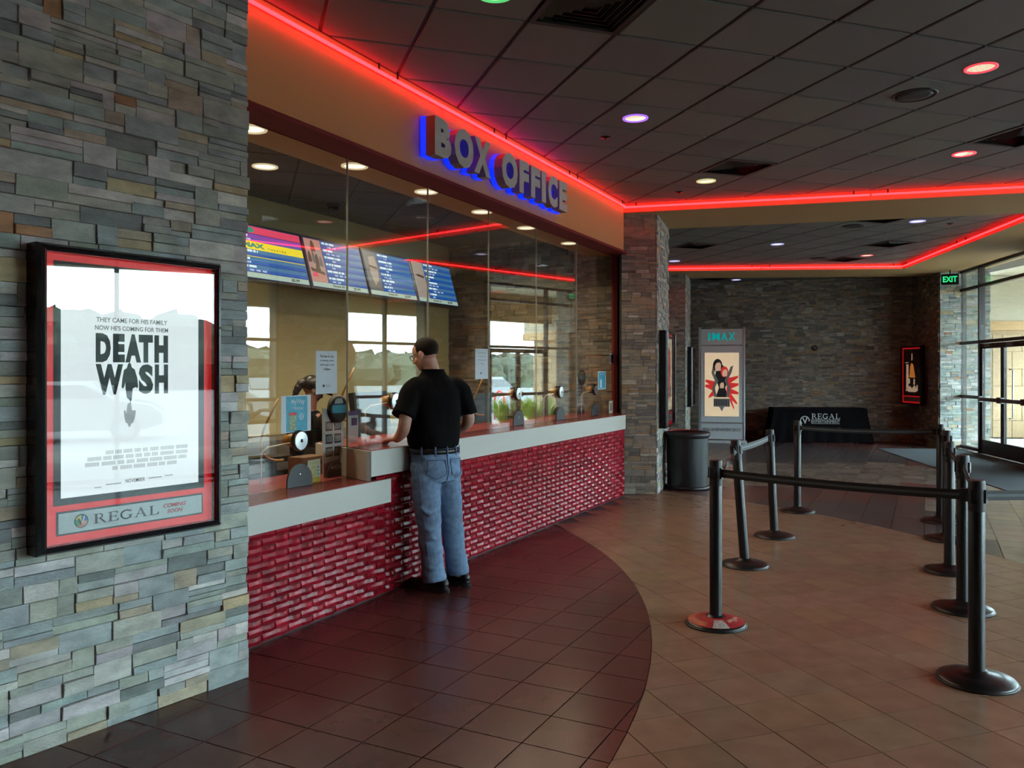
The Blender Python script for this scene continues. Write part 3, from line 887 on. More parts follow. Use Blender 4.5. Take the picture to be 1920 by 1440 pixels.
# ------------------------------------------------------------------ neon
def neon(name, label, pts, seglen=2.4, group='red neon border lines'):
    t = thing(name, label, 'neon light', None, group)
    for a, b in zip(pts, pts[1:]):
        a, b = Vector(a), Vector(b); L_ = (b - a).length; n = max(1, round(L_ / seglen)); d = (b - a) / n
        for k in range(n):
            p, q = a + d * k + d.normalized() * .012, a + d * (k + 1) - d.normalized() * .012
            MB().tube([p, p.lerp(q, .5), q], .0125, 10).build('tube', 'neon', t, smooth=True)
            for e in (.06, .94):
                c_ = p.lerp(q, e)
                MB().box(c_.x - .006, c_.x + .006, c_.y - .006, c_.y + .006, c_.z, CZ + .006).build('tube_clip', 'blackplastic', t)
    return t
def fbp(u, m, z): return tuple(FB @ Vector((u, m, z)))
neon('neon_line', 'red neon tube along the top of the orange ticket header', [fbp(3.1, 3.462, 3.742), fbp(10.02, 3.462, 3.742)], 1.9)
neon('neon_line', 'red neon tube along the tan beam across the lobby', [(1.42, 10.56, 3.742), (7.22, 9.03, 3.742)], 2.6)
neon('neon_line', 'far red neon tube bent along the far beam and the entrance soffit', [(2.3, 16.90, 3.742), (7.90, 16.44, 3.742), (nl(10.4) - .06, 10.4, 3.742)], 3.2)
neon('neon_line', 'red neon tube along the entrance soffit beside the camera', [(nl(9.0) - .06, 9.0, 3.742), (nl(-4) - .06, -4, 3.742)], 3.2)
EMB = [mat('emblem colour %d' % k, c, .5) for k, c in enumerate(((.75, .65, .10), (.02, .35, .12), (.70, .22, .12), (.75, .40, .30), (.05, .22, .55)))]
MT['redcase'] = mat('lit red case panel', (.62, .012, .016), .4, ns=40, na=.05, emit=(1., .012, .02), es=.22)
MT['letterface'] = mat('grey letter face', (.52, .57, .53), .45)
MT['standsilver'] = mat('pale silver panel', (.60, .65, .68), .35, ns=50, na=.05)
MT['redink'] = mat('red ink', (.55, .03, .04), .5)
MT['sidecolour'] = mat('beige letter return', (.30, .24, .19), .45)
MT['creamposter'] = mat('backlit cream poster', (.70, .55, .36), .6, ns=5, na=.08, emit=(1., .78, .5), es=.30)
MT['redlit'] = mat('backlit red print', (.55, .02, .02), .6, emit=(1., .05, .04), es=.22)
MT['darkposter'] = mat('dark poster print', (.03, .028, .025), .6, ns=6, na=.3)
MT['fleshlit'] = mat('backlit flesh print', (.60, .40, .28), .6, emit=(1., .65, .45), es=.22)
MT['orangelit'] = mat('backlit orange print', (.7, .22, .05), .6, emit=(1., .30, .06), es=.25)
MT['whiteink'] = mat('white print ink', (.55, .55, .55), .6)
MT['stickerred'] = mat('red vinyl sticker', (.40, .03, .035), .4, ns=20, na=.2)
MT['paleprint'] = mat('grey white print', (.45, .42, .40), .5, ns=60, na=.4)
MT['orangeprint'] = mat('orange red print', (.55, .14, .07), .5, ns=40, na=.4)
MT['creamprint'] = mat('cream print', (.85, .72, .52), .5)
# ------------------------------------------------------------------ sign
sg = thing('box_office_sign', 'large grey BOX OFFICE channel letters with blue halo backs', 'sign', FB)
for ch, a, b in [('B', 5.289, 5.532), ('O', 5.581, 5.889), ('X', 5.898, 6.186), ('O', 6.393, 6.71), ('F', 6.743, 6.946), ('F', 6.993, 7.196), ('I', 7.233, 7.333), ('C', 7.384, 7.619), ('E', 7.66, 7.868)]:
    z0, z1 = (3.272, 3.588) if ch in 'OC' else (3.28, 3.58)
    mb = MB(); text_into(mb, ch, a, b, z0, z1, 3.358, .085, .060, 0, 0, 1)
    lt = mb.build('letter', ['letterface', 'sidecolour'], sg)
    mb = MB(); text_into(mb, ch, a - .004, b + .004, z0 - .004, z1 + .004, 3.443, .045, .060)
    mb.build('halo_back', 'blueglow', lt)
MB().box(5.30, 7.86, 3.485, 3.499, 3.40, 3.43).build('raceway', 'orange', sg)

# ------------------------------------------------------------------ poster cases
def case(label, M, art, group='lit poster cases'):
    """wall case 0.865 wide, bottom at z = 0; front towards -y"""
    t = thing('poster_case', label, 'poster', M, group)
    w, h, d = .865, 1.30, .115
    MB().box(.004, w - .004, -.004, .012, .004, h - .004).build('back_box', 'silver', t)
    b = .034
    def rail(P): return MB().add(*P)
    for nm, poly in (('frame_rail', [(0, 0), (w, 0), (w - b, b), (b, b)]), ('frame_rail', [(0, h), (w, h), (w - b, h - b), (b, h - b)]), ('frame_rail', [(0, 0), (0, h), (b, h - b), (b, b)]), ('frame_rail', [(w, 0), (w, h), (w - b, h - b), (w - b, b)])):
        cx = sum(p[0] for p in poly) / 4; cz = sum(p[1] for p in poly) / 4
        o_ = [p for p in poly]
        ox = [i for i in range(4) if o_[i][0] in (0, w) and o_[i][1] in (0, h)]
        vs = []
        for q, yy in ((0., -d * .0), (0., -d + .028), (.35, -d + .004), (.7, -d), (1., -d + .006), (1., -d + .045)):
            for i0, i1 in ((0, 3), (1, 2)) if nm and o_[0][1] == o_[1][1] else ((0, 3), (1, 2)):
                A, B = o_[i0], o_[i1]
                vs.append((A[0] + (B[0] - A[0]) * q, yy, A[1] + (B[1] - A[1]) * q))
        fs = [(2 * k, 2 * k + 1, 2 * k + 3, 2 * k + 2) for k in range(5)] + [(0, 10, 11, 1), (0, 2, 4, 6, 8, 10), (11, 9, 7, 5, 3, 1)]
        o = MB().add(vs, fs).build(nm, 'frameblack', t)
        bm = bmesh.new(); bm.from_mesh(o.data); bmesh.ops.recalc_face_normals(bm, faces=bm.faces); bm.to_mesh(o.data); bm.free()
    for zz in (.30, .98): MB().lathe([(.007, 0), (.006, .002), (0, .003)], 12, (w - .018, -d + .002, zz), M=RX(90)).build('lock', 'blackplastic', t)
    y = -d + .050
    panel(t, 'red_mat', .034, w - .034, .034, h - .034, y, y + .01, 'redcase')
    panel(t, 'black_mat', .080, .788, .196, 1.234, y - .003, y, 'ink')
    panel(t, 'black_mat', .091, .782, .068, .170, y - .003, y, 'ink')
    st = panel(t, 'title_strip', .099, .774, .076, .162, y - .005, y - .003, 'silver')
    yy = y - .0062
    seg = [(90, 160, (.75, .65, .10)), (160, 235, (.02, .35, .12)), (235, 310, (.70, .22, .12)), (310, 360, (.75, .35, .25)), (0, 90, (.05, .22, .55))]
    cols = []; mb = MB()
    for k, (a0, a1, c) in enumerate(seg):
        mb.plate([(.193, .120)] + [(.193 + .026 * math.cos(rad(a0 + (a1 - a0) * i / 8)), .120 + .026 * math.sin(rad(a0 + (a1 - a0) * i / 8))) for i in range(9)], yy, yy + .001, k)
    mb.plate(arc(.193, .120, .030, .026, 0, 360, 32), yy - .0002, yy + .001, 5)
    mb.plate([(.176, .132), (.184, .132), (.196, .106), (.190, .104)], yy - .0004, yy, 5); mb.plate([(.205, .142), (.209, .140), (.197, .104), (.192, .106)], yy - .0004, yy, 6)
    mb.build('emblem', EMB + ['ink', 'white'], t)
    serif(t, 'REGAL', .243, .548, .099, .142, yy, 'ink')
    text(t, 'COMING', .572, .690, .124, .143, yy, 'redink', bold=.03, shear=.25)
    text(t, 'SOON', .592, .672, .097, .116, yy, 'redink', bold=.03, shear=.25)
    art(t, y - .004)
    panel(t, 'acrylic_front', .030, w - .030, .030, h - .030, -d + .016, -d + .020, 'caseglass')
    return t

def figure(x, z, h):
    """small hooded walking figure, outline"""
    P = [(-.02, 0), (.04, -.08), (.07, .0), (.10, .30), (.20, .34), (.24, .30), (.27, .36), (.24, .60), (.16, .84), (.07, .90), (.05, .98), (.0, 1.04), (-.05, .98), (-.08, .88), (-.17, .82), (-.22, .55), (-.24, .34), (-.20, .30), (-.16, .36), (-.13, .50), (-.12, .30), (-.08, .04), (-.05, .02)]
    return [(x + a * h * .95, z + b * h) for a, b in P]
def art_title(t, y):
    panel(t, 'poster_sheet', .108, .756, .226, 1.206, y - .001, y, 'posterwhite')
    q = y - .0022
    text(t, 'THEY CAME FOR HIS FAMILY', .258, .592, .983, 1.004, q, 'greyink', bold=.01)
    text(t, "NOW HE'S COMING FOR THEM", .252, .596, .948, .969, q, 'greyink', bold=.01)
    for ch, a, b in [('D', .255, .322), ('E', .332, .386), ('A', .389, .463), ('T', .452, .520), ('H', .528, .596)]:
        text(t, ch, a, b, .806, .934, q, 'ink', bold=.07)
    for ch, a, b in [('W', .255, .378), ('S', .452, .522), ('H', .530, .596)]:
        text(t, ch, a, b, .662, .798, q, 'ink', bold=.06)
    MB().plate(figure(.408, .640, .160), q, q + .001).build('walking_figure', 'ink', t)
    MB().plate([(.408 + (a - .408) * 1.1, 1.262 - b) for a, b in figure(.408, .640, .105)], q, q + .001).build('figure_shadow', 'paleink', t)
    mb = MB(); rg_ = random.Random(4)
    for zz, x0, x1 in ((.398, .30, .70), (.374, .22, .70), (.350, .21, .69), (.326, .33, .64)):
        x = x0
        while x < x1:
            w_ = rg_.uniform(.02, .07); x2 = min(x + w_, x1); xx = x
            while xx < x2: mb.box(xx, xx + .0032, q, q + .001, zz, zz + .017); xx += .0062
            x = x2 + .012
    mb.build('credit_lines', 'paleink', t)
    text(t, 'NOVEMBER', .390, .482, .262, .279, q, 'greyink', bold=.005)
    mb = MB()
    for a, b, z in ((.25, .28, .254), (.30, .37, .262), (.50, .565, .270), (.58, .62, .273)): mb.box(a, b, q, q + .001, z, z + .005)
    mb.build('credit_lines', 'paleink', t)

def head(mb, cx, cz, s, mh, mf, side=1):
    mb.plate(disc(cx, cz, .5 * s, 20, .78), 0, .001, mh)
    mb.plate([(cx - .18 * s, cz - .44 * s), (cx + .30 * s * side, cz - .40 * s), (cx + .33 * s * side, cz + .02 * s), (cx + .25 * s * side, cz + .20 * s), (cx - .15 * s, cz + .16 * s), (cx - .24 * s, cz - .1 * s)], -.0006, 0, mf)
def art_group(t, y, sheet='creamposter', w0=.108, w1=.756, z0=.226, z1=1.206):
    panel(t, 'poster_sheet', w0, w1, z0, z1, y - .001, y, sheet)
    W, H = w1 - w0, z1 - z0
    mb = MB()
    def pl(P, m, k): mb.plate([(w0 + a * W, z0 + b * H) for a, b in P], y - .0020 - k * .0004, y - .0010 - k * .0004, m)
    pl([(.32, .30), (.42, .45), (.30, .62), (.36, .78), (.5, .82), (.66, .74), (.72, .6), (.60, .45), (.70, .30)], 0, 0)
    for k, (a, b, c, d) in enumerate(((.66, .55, .98, .62), (.70, .48, .99, .50), (.64, .42, .99, .36), (.70, .36, .95, .20), (.74, .3, .86, .12), (.30, .50, .03, .56), (.28, .45, .02, .48), (.26, .38, .12, .30))):
        pl([(a, b + .05), (c, d + .02), (c - .01, d - .015), (a, b - .06)], 1, 1)
    pl([(.28, .30), (.36, .30), (.30, .45), (.40, .56), (.28, .68), (.32, .78), (.24, .80), (.2, .68), (.30, .56), (.22, .44)], 2, 2)
    pl([(.62, .30), (.70, .30), (.76, .44), (.66, .56), (.78, .68), (.84, .80), (.76, .78), (.68, .68), (.58, .56), (.68, .44)], 2, 2)
    for cx, cz, s in ((.38, .80, .22), (.58, .70, .18), (.50, .50, .15)):
        pl([(cx + .5 * s * 1.25 * math.cos(a / 10 * math.pi), cz + .5 * s * .95 * math.sin(a / 10 * math.pi)) for a in range(20)], 1 if cx > .55 else 0, 3)
        pl([(cx - .30 * s, cz - .40 * s), (cx + .40 * s, cz - .38 * s), (cx + .46 * s, cz + .04 * s), (cx + .30 * s, cz + .22 * s), (cx - .15 * s, cz + .18 * s), (cx - .36 * s, cz - .05 * s)], 3, 4)
    pl([(.26, .15), (.74, .15), (.74, .28), (.26, .28)], 4, 4)
    for k in range(9): pl([(.28 + k * .05, .165), (.31 + k * .05, .165), (.31 + k * .05, .265), (.28 + k * .05, .265)], 0, 5)
    pl([(.42, .15), (.58, .15), (.5, .08)], 4, 4)
    mb.build('poster_print', ['ink', 'redlit', 'greyink', 'fleshlit', 'silver'], t)
def art_dark(t, y):
    panel(t, 'poster_sheet', .108, .756, .226, 1.206, y - .001, y, 'darkposter')
    mb = MB(); q = y - .002
    mb.plate([(.34, .60), (.58, .60), (.50, .88), (.43, .93), (.37, .86)], q, q + .001, 0)
    for a, b, c, d in ((.20, .35, .30, .9), (.42, .98, .46, 1.14), (.16, .92, .30, .935), (.30, .46, .36, .58), (.50, .44, .56, .58), (.18, .30, .60, .34), (.62, .30, .68, .44), (.2, .62, .34, .635)):
        mb.plate([(a, b), (c, b + .01), (c, max(b + .02, d - .01)), (a + .01, max(b + .02, d))] if d > b else [(a, d), (c, d), (c, b), (a, b)], q, q + .001, 1)
    mb.plate([(.22, .32), (.35, .42), (.45, .36), (.55, .44), (.66, .33), (.6, .28), (.3, .28)], q - .0003, q, 1)
    mb.build('poster_print', ['orangelit', 'fleshlit'], t)
def art_warm(t, y):
    panel(t, 'poster_sheet', .108, .756, .226, 1.206, y - .001, y, 'creamposter')
    mb = MB(); q = y - .002
    mb.plate([(.30, .50), (.40, .70), (.34, .95), (.42, 1.10), (.56, 1.02), (.60, .75), (.50, .55), (.46, .36), (.42, .36)], q, q + .001, 0)
    mb.plate([(.50, .40), (.62, .40), (.64, .56), (.52, .56)], q - .0003, q, 1)
    mb.plate([(.36, .74), (.44, .72), (.40, .92)], q - .0003, q, 1); mb.plate([(.46, .80), (.54, .86), (.48, 1.0)], q - .0003, q, 2)
    mb.build('poster_print', ['redlit', 'ink', 'orangelit'], t)

case('near backlit DEATH WISH poster case on the stone wall', FS @ T(1.567, 3.632, .846), art_title)
Mp, wp = frame_ab((1.90, 10.70), (2.25, 11.75)); case('poster case seen edge on at the pier above the near trash can', Mp @ T(.06, -.028, .86), art_warm)
Mp, wp = frame_ab((3.68, 17.3), (4.10, 18.75)); case('narrow looking poster case on the far pier beside the IMAX stand', Mp @ T(.30, -.028, .85), art_warm)
Mp, wp = frame_ab((9.15, 18.6), (8.98, 17.10)); Mp = Mp @ T(.10, -.20, .88) @ RZ(9); case('red framed dark poster case at the far corner by the doors', Mp, art_dark)

# ------------------------------------------------------------------ IMAX stand
t = thing('display_stand', 'tall silver IMAX poster stand by the far stone wall', 'poster stand', T(4.30, 18.62, 0) @ RZ(-14))
for x in (0., .97): MB().tube([(x, 0, .02), (x, 0, 2.62)], .03, 12).build('post', 'standsilver', t, smooth=True)
MB().cbox(-.06, 1.03, -.16, .22, 0, .05, .02).build('base', 'standsilver', t)
panel(t, 'header_panel', .03, .94, 2.22, 2.58, -.03, .05, 'standsilver')
panel(t, 'front_panel', .03, .94, .46, 2.20, -.05, .07, 'standsilver')
panel(t, 'footer_panel', .03, .94, .08, .44, -.03, .05, 'standsilver')
for ch, a, b in (('I', .185, .23), ('M', .275, .445), ('A', .465, .615), ('X', .63, .78)): text(t, ch, a, b, 2.32, 2.50, -.034, 'tealsign', .004, .025)
text(t, 'REGAL ENTERTAINMENT GROUP', .08, .90, .26, .33, -.034, 'ink')
panel(t, 'lightbox', .10, .87, .58, 2.06, -.056, -.05, 'white')
art_group(t, -.056, 'creamposter', .11, .86, .60, 2.04)

# ------------------------------------------------------------------ trash can
t = thing('trash_can', 'round black perforated trash can at the stone pier', 'trash can', T(2.425, 11.25, 0))
MB().lathe([(.27, .0), (.275, .02), (.285, .74), (.27, .74), (.26, .04), (.0, .035)], 40).build('body', 'perf', t, auto=40)
MB().lathe([(.285, .70), (.31, .735), (.315, .765), (.29, .785), (.25, .78), (.245, .70)], 40, caps=False).build('rim', 'blackplastic', t, smooth=True)
MB().lathe([(.28, .0), (.30, .0), (.30, .045), (.28, .05)], 40).build('foot_ring', 'black', t, smooth=True)
MB().lathe([(.262, .784), (.25, .788), (.235, .60), (.0, .58)], 32, caps=False).build('liner', 'blackplastic', t, smooth=True)
MB().tube([(.252 * math.cos(k * math.pi / 18), .252 * math.sin(k * math.pi / 18), .789) for k in range(4, 22)], .006, 6).build('liner_edge', 'red', t, smooth=True)

# ------------------------------------------------------------------ draped table
t = thing('draped_table', 'long table under a black REGAL cloth at the far wall', 'table', T(6.02, 18.66, 0) @ RZ(-8))
L_, D_, H_ = 2.0, .62, .78
mb = MB(); vs = []; ring = []
def rectpath(x0, x1, y0, y1, n):
    P = []
    for k in range(n): P.append((x0 + (x1 - x0) * k / n, y0))
    for k in range(n // 3): P.append((x1, y0 + (y1 - y0) * k / (n // 3)))
    for k in range(n): P.append((x1 - (x1 - x0) * k / n, y1))
    for k in range(n // 3): P.append((x0, y1 - (y1 - y0) * k / (n // 3)))
    return P
rows = []
for q in range(6):
    f_ = q / 5; e = .02 + .15 * f_ ** 1.3
    P = rectpath(0 - e, L_ + e, 0 - e * .35, D_ + e * .3, 42)
    rows.append([(x, y + .016 * f_ * math.sin(k * 1.1), H_ * (1 - f_) + .012 * f_) for k, (x, y) in enumerate(P)])
n = len(rows[0])
for r in rows: vs += r
fs = [(q * n + k, (q + 1) * n + k, (q + 1) * n + (k + 1) % n, q * n + (k + 1) % n) for q in range(5) for k in range(n)] + [tuple(range(n))]
mb.add(vs, fs).build('cloth', 'shirt', t, smooth=False)
for x, y in ((.1, .1), (L_ - .1, .1), (.1, D_ - .1), (L_ - .1, D_ - .1)): MB().box(x - .015, x + .015, y - .015, y + .015, 0, H_ - .03).build('leg', 'black', t)
yq = -.058
serif(t, 'REGAL', .80, 1.42, .54, .66, yq, 'whiteink')
panel(t, 'rule', .80, 1.42, .515, .523, yq, yq + .001, 'whiteink'); panel(t, 'rule', .80, 1.42, .428, .434, yq, yq + .001, 'whiteink')
text(t, 'ENTERTAINMENT', .80, 1.42, .448, .502, yq, 'whiteink')
mb = MB(); mb.plate(arc(.66, .50, .105, .085, -10, 230, 24), yq, yq + .001); mb.plate([(.60, .56), (.63, .56), (.68, .44), (.66, .43)], yq, yq + .001); mb.plate([(.70, .58), (.72, .57), (.67, .43), (.65, .44)], yq, yq + .001)
mb.build('emblem', 'whiteink', t)
text(t, 'CINEMAS', .64, .80, .29, .335, yq - .01, 'whiteink', bold=.02); text(t, 'UNITED ARTISTS', .85, 1.10, .30, .325, yq - .01, 'whiteink', bold=.02)
MB().plate([(1.10, .3125), (1.13, .335), (1.16, .3125), (1.13, .29)], yq - .01, yq - .009).build('rule', 'whiteink', t)
text(t, 'EDWARDS', 1.19, 1.44, .31, .34, yq - .01, 'whiteink', bold=.03); text(t, 'THEATRES', 1.20, 1.43, .28, .297, yq - .01, 'whiteink')

# ------------------------------------------------------------------ stanchions
def stanchion(label, x, y, lean=0., leandir=0., ad=False):
    M = T(x, y, 0)
    t = thing('stanchion', label, 'stanchion', M, 'queue stanchions')
    R_ = Matrix.Rotation(lean, 4, Vector((math.cos(leandir), math.sin(leandir), 0)))
    MB().lathe([(.188, 0), (.19, .010), (.182, .022), (.12, .040), (.055, .052), (.05, .062), (.0, .062)], 40).build('base', 'black', t, smooth=True)
    MB().lathe([(.192, .0), (.196, .004), (.192, .012), (.186, .012)], 40, caps=False).build('base_rim', 'blackplastic', t, smooth=True)
    p = MB().lathe([(.039, .04), (.039, .985), (.036, .990), (.0, .990)], 24).build('pole', 'black', t, R_, smooth=False, auto=40)
    MB().lathe([(.0405, .885), (.0405, 1.035), (.037, 1.046), (.0, 1.048)], 24).build('belt_head', 'blackplastic', t, R_, auto=40)
    for k in range(4):
        mb = MB(); a = rad(45 + 90 * k); c, s_ = math.cos(a), math.sin(a)
        P = [R_ @ Vector((c * r_ - s_ * w_, s_ * r_ + c * w_, z)) for r_ in (.038, .048) for w_ in (-.014, .014) for z in (.93, 1.0)]
        mb.add(P, [(0, 1, 3, 2), (4, 6, 7, 5), (0, 4, 5, 1), (2, 3, 7, 6), (1, 5, 7, 3), (0, 2, 6, 4)]).build('belt_clip', 'frameblack', t)
    if ad:
        def ring(a0, a1, r0, r1, lift):
            prof = [(.05, .0535), (.12, .0415), (.18, .0235)]
            vs = []; n = max(2, int((a1 - a0) / 6)); rr = [r0 + (r1 - r0) * q / 6 for q in range(7)]
            def zz(r):
                for (ra, za), (rb, zb) in zip(prof, prof[1:]):
                    if r <= rb: return za + (zb - za) * (r - ra) / (rb - ra)
                return .0235
            for i in range(n + 1):
                a = rad(a0 + (a1 - a0) * i / n)
                for r in rr: vs.append((r * math.cos(a), r * math.sin(a), zz(r) + lift))
            return vs, [(i * 7 + q, i * 7 + q + 1, (i + 1) * 7 + q + 1, (i + 1) * 7 + q) for i in range(n) for q in range(6)]
        MB().add(*ring(0, 360, .062, .178, .0015)).build('sticker', 'stickerred', t)
        MB().add(*ring(250, 285, .085, .178, .0022)).build('sticker_print', 'paleprint', t)
        MB().add(*ring(120, 235, .13, .17, .0022)).build('sticker_print', 'orangeprint', t)
        vs, fs = text_raw("You'll love", .02, .15)
        ax, bx = min(v[0] for v in vs), max(v[0] for v in vs)
        V = []
        for v in vs:
            a = rad(290 + 55 * (v[0] - ax) / (bx - ax)); r = .108 + .055 * v[1]
            V.append((r * math.cos(a), r * math.sin(a), .055 - .145 * (r - .06) + .006))
        MB().add(V, fs).build('lettering', 'creamprint', t)
    return t, R_
ST = [('queue stanchion with a red sticker ring on its base', 1.300, 5.190, 0, 0, True), ('leaning queue stanchion just behind the red stickered one', 1.938, 6.764, 0, 0, False),
      ('slightly tilted queue stanchion, third back from the red stickered one', 2.563, 7.946, 0, 0, False), ('far queue stanchion in front of the draped table', 3.288, 9.371, 0, 0, False),
      ('nearest big queue stanchion at the open end of the lane', 2.418, 4.233, 0, 0, False), ('queue stanchion right behind the nearest big one', 3.050, 5.505, 0, 0, False),
      ('third queue stanchion back in the lane row by the doors', 3.520, 6.547, 0, 0, False), ('fourth queue stanchion back in the lane row by the doors', 4.165, 7.794, 0, 0, False), ('farthest queue stanchion of the lane row by the doors', 4.600, 8.738, 0, 0, False)]
LEAN = {1: (-.076, 0), 2: (-.045, 0)}
heads = []
for k, (lab, x, y, a, b, ad) in enumerate(ST):
    dx = LEAN.get(k, (0, 0))[0]
    stanchion(lab, x, y, abs(dx), rad(-90) if dx < 0 else 0, ad)
    heads.append(Vector((x + math.sin(dx) * 1.0, y, .965)))
heads.append(Vector((4.5, 4.55, .965)))
stanchion('queue stanchion outside the frame holding the belt', 4.5, 4.55)
def belt(label, i, j, sag=.02, twist=0., dz=0.):
    a, b = heads[i].copy(), heads[j].copy()
    d = (b - a); d.z = 0; d.normalize(); a += d * .045; b -= d * .045
    t = thing('barrier_belt', label, 'barrier belt', T(*a), 'queue barrier belts')
    n = 16; nrm = Vector((-d.y, d.x, 0)); vs = []; vs2 = []
    for k in range(n + 1):
        f_ = k / n; p = (b - a) * f_ - Vector((0, 0, sag * 4 * f_ * (1 - f_)))
        ang = twist * math.sin(math.pi * f_) if twist < 4 else twist * f_
        ax = Vector((0, 0, 1)) * math.cos(ang) + nrm * math.sin(ang); tn = ax.cross(d)
        for w_ in (-.026, .026):
            for th in (-.0012, .0012): vs.append(p + ax * w_ + tn * th)
        for w_ in (-.007, .007):
            for th in (-.002, .002): vs2.append(p + ax * w_ + tn * th)
    fs = []
    for k in range(n):
        o_ = 4 * k
        for q, r in ((0, 2), (3, 1), (1, 0), (2, 3)): fs.append((o_ + q, o_ + r, o_ + 4 + r, o_ + 4 + q))
    MB().add(vs, fs).build('webbing', 'belt', t); MB().add(vs2, fs).build('stripe', 'beltgrey', t)
    mb = MB()
    e = b - a - d * .014; M_ = Matrix.Rotation(math.atan2(d.y, d.x), 4, 'Z')
    P = [e + M_ @ Vector((x, y, z)) for x in (-.02, .014) for y in (-.008, .008) for z in (-.032, .032)]
    mb.add(P, [(0, 1, 3, 2), (4, 6, 7, 5), (0, 4, 5, 1), (2, 3, 7, 6), (1, 5, 7, 3), (0, 2, 6, 4)]).build('end_clip', 'blackplastic', t)
belt('black belt across the lane from the stickered stanchion to the nearest one', 0, 4, .012)
belt('twisted belt between the stickered stanchion and the leaning one', 0, 1, .03, 7.0)
belt('pale glinting belt between the leaning and the tilted stanchion', 1, 2, .012, .35)
belt('far belt across the lane in front of the draped table', 3, 8, .02)
belt('belt from the nearest stanchion running out of the frame', 4, 9, .01)
belt('belt between the nearest two stanchions of the door side row', 4, 5, .003)
belt('belt between the second and third stanchions of the door side row', 5, 6, .003)
belt('belt between the third and fourth stanchions of the door side row', 6, 7, .003)
belt('belt between the two farthest stanchions of the door side row', 7, 8, .003)

# ------------------------------------------------------------------ exit sign, wall sensor
t = thing('exit_sign', 'small dark EXIT sign with green letters hanging above the doors', 'exit sign', T(*sxy(-.35, -.35), 3.40) @ RZ(-30))
MB().cbox(-.16, .16, -.02, .03, 0, .22, .006).build('housing', 'blackplastic', t)
text(t, 'EXIT', -.13, .13, .05, .17, -.023, 'green', .002, .03)
MB().box(-.012, .012, -.005, .015, .22, .30).build('stem', 'blackplastic', t)
mb, wb = frame_ab((3.6, 20.45), (9.15, 18.6))
t = thing('wall_sensor', 'small round sensor on the far stone wall', 'sensor', mb @ T(3.75, -.026, 2.17))
MB().lathe([(.07, 0), (.068, .012), (.05, .02), (.05, .014)], 24, M=RX(90), caps=False).build('ring', 'blackplastic', t, smooth=True)
MB().lathe([(.03, .01), (.024, .03), (0, .036)], 16, M=RX(90)).build('lens', 'chrome', t, smooth=True)
MT.update(rodpaint=mat('cream painted rod', (.50, .45, .36), .4), brasscup=mat('amber cup', (.35, .17, .04), .35), baffleblack=mat('matt charcoal plate', (.020, .022, .025), .5), sheetgreen=mat('pale green print', (.35, .42, .25), .6, ns=90, na=.6),
          purpleprint=mat('purple print', (.12, .06, .25), .6, ns=200, na=.5), creamcard=mat('cream card', (.62, .58, .42), .6), greyprint=mat('grey print', (.25, .26, .24), .6, ns=300, na=.5), yellowprint=mat('yellow print', (.62, .48, .06), .6), promocard=mat('pale card', (.55, .54, .52), .6, ns=5, na=.06), pinkprint=mat('pink print', (.35, .20, .22), .6))
MT.update(woodbrown=mat('brown desk laminate', (.16, .09, .05), .4), canopypaint=mat('cream canopy paint', (.62, .55, .42), .7))
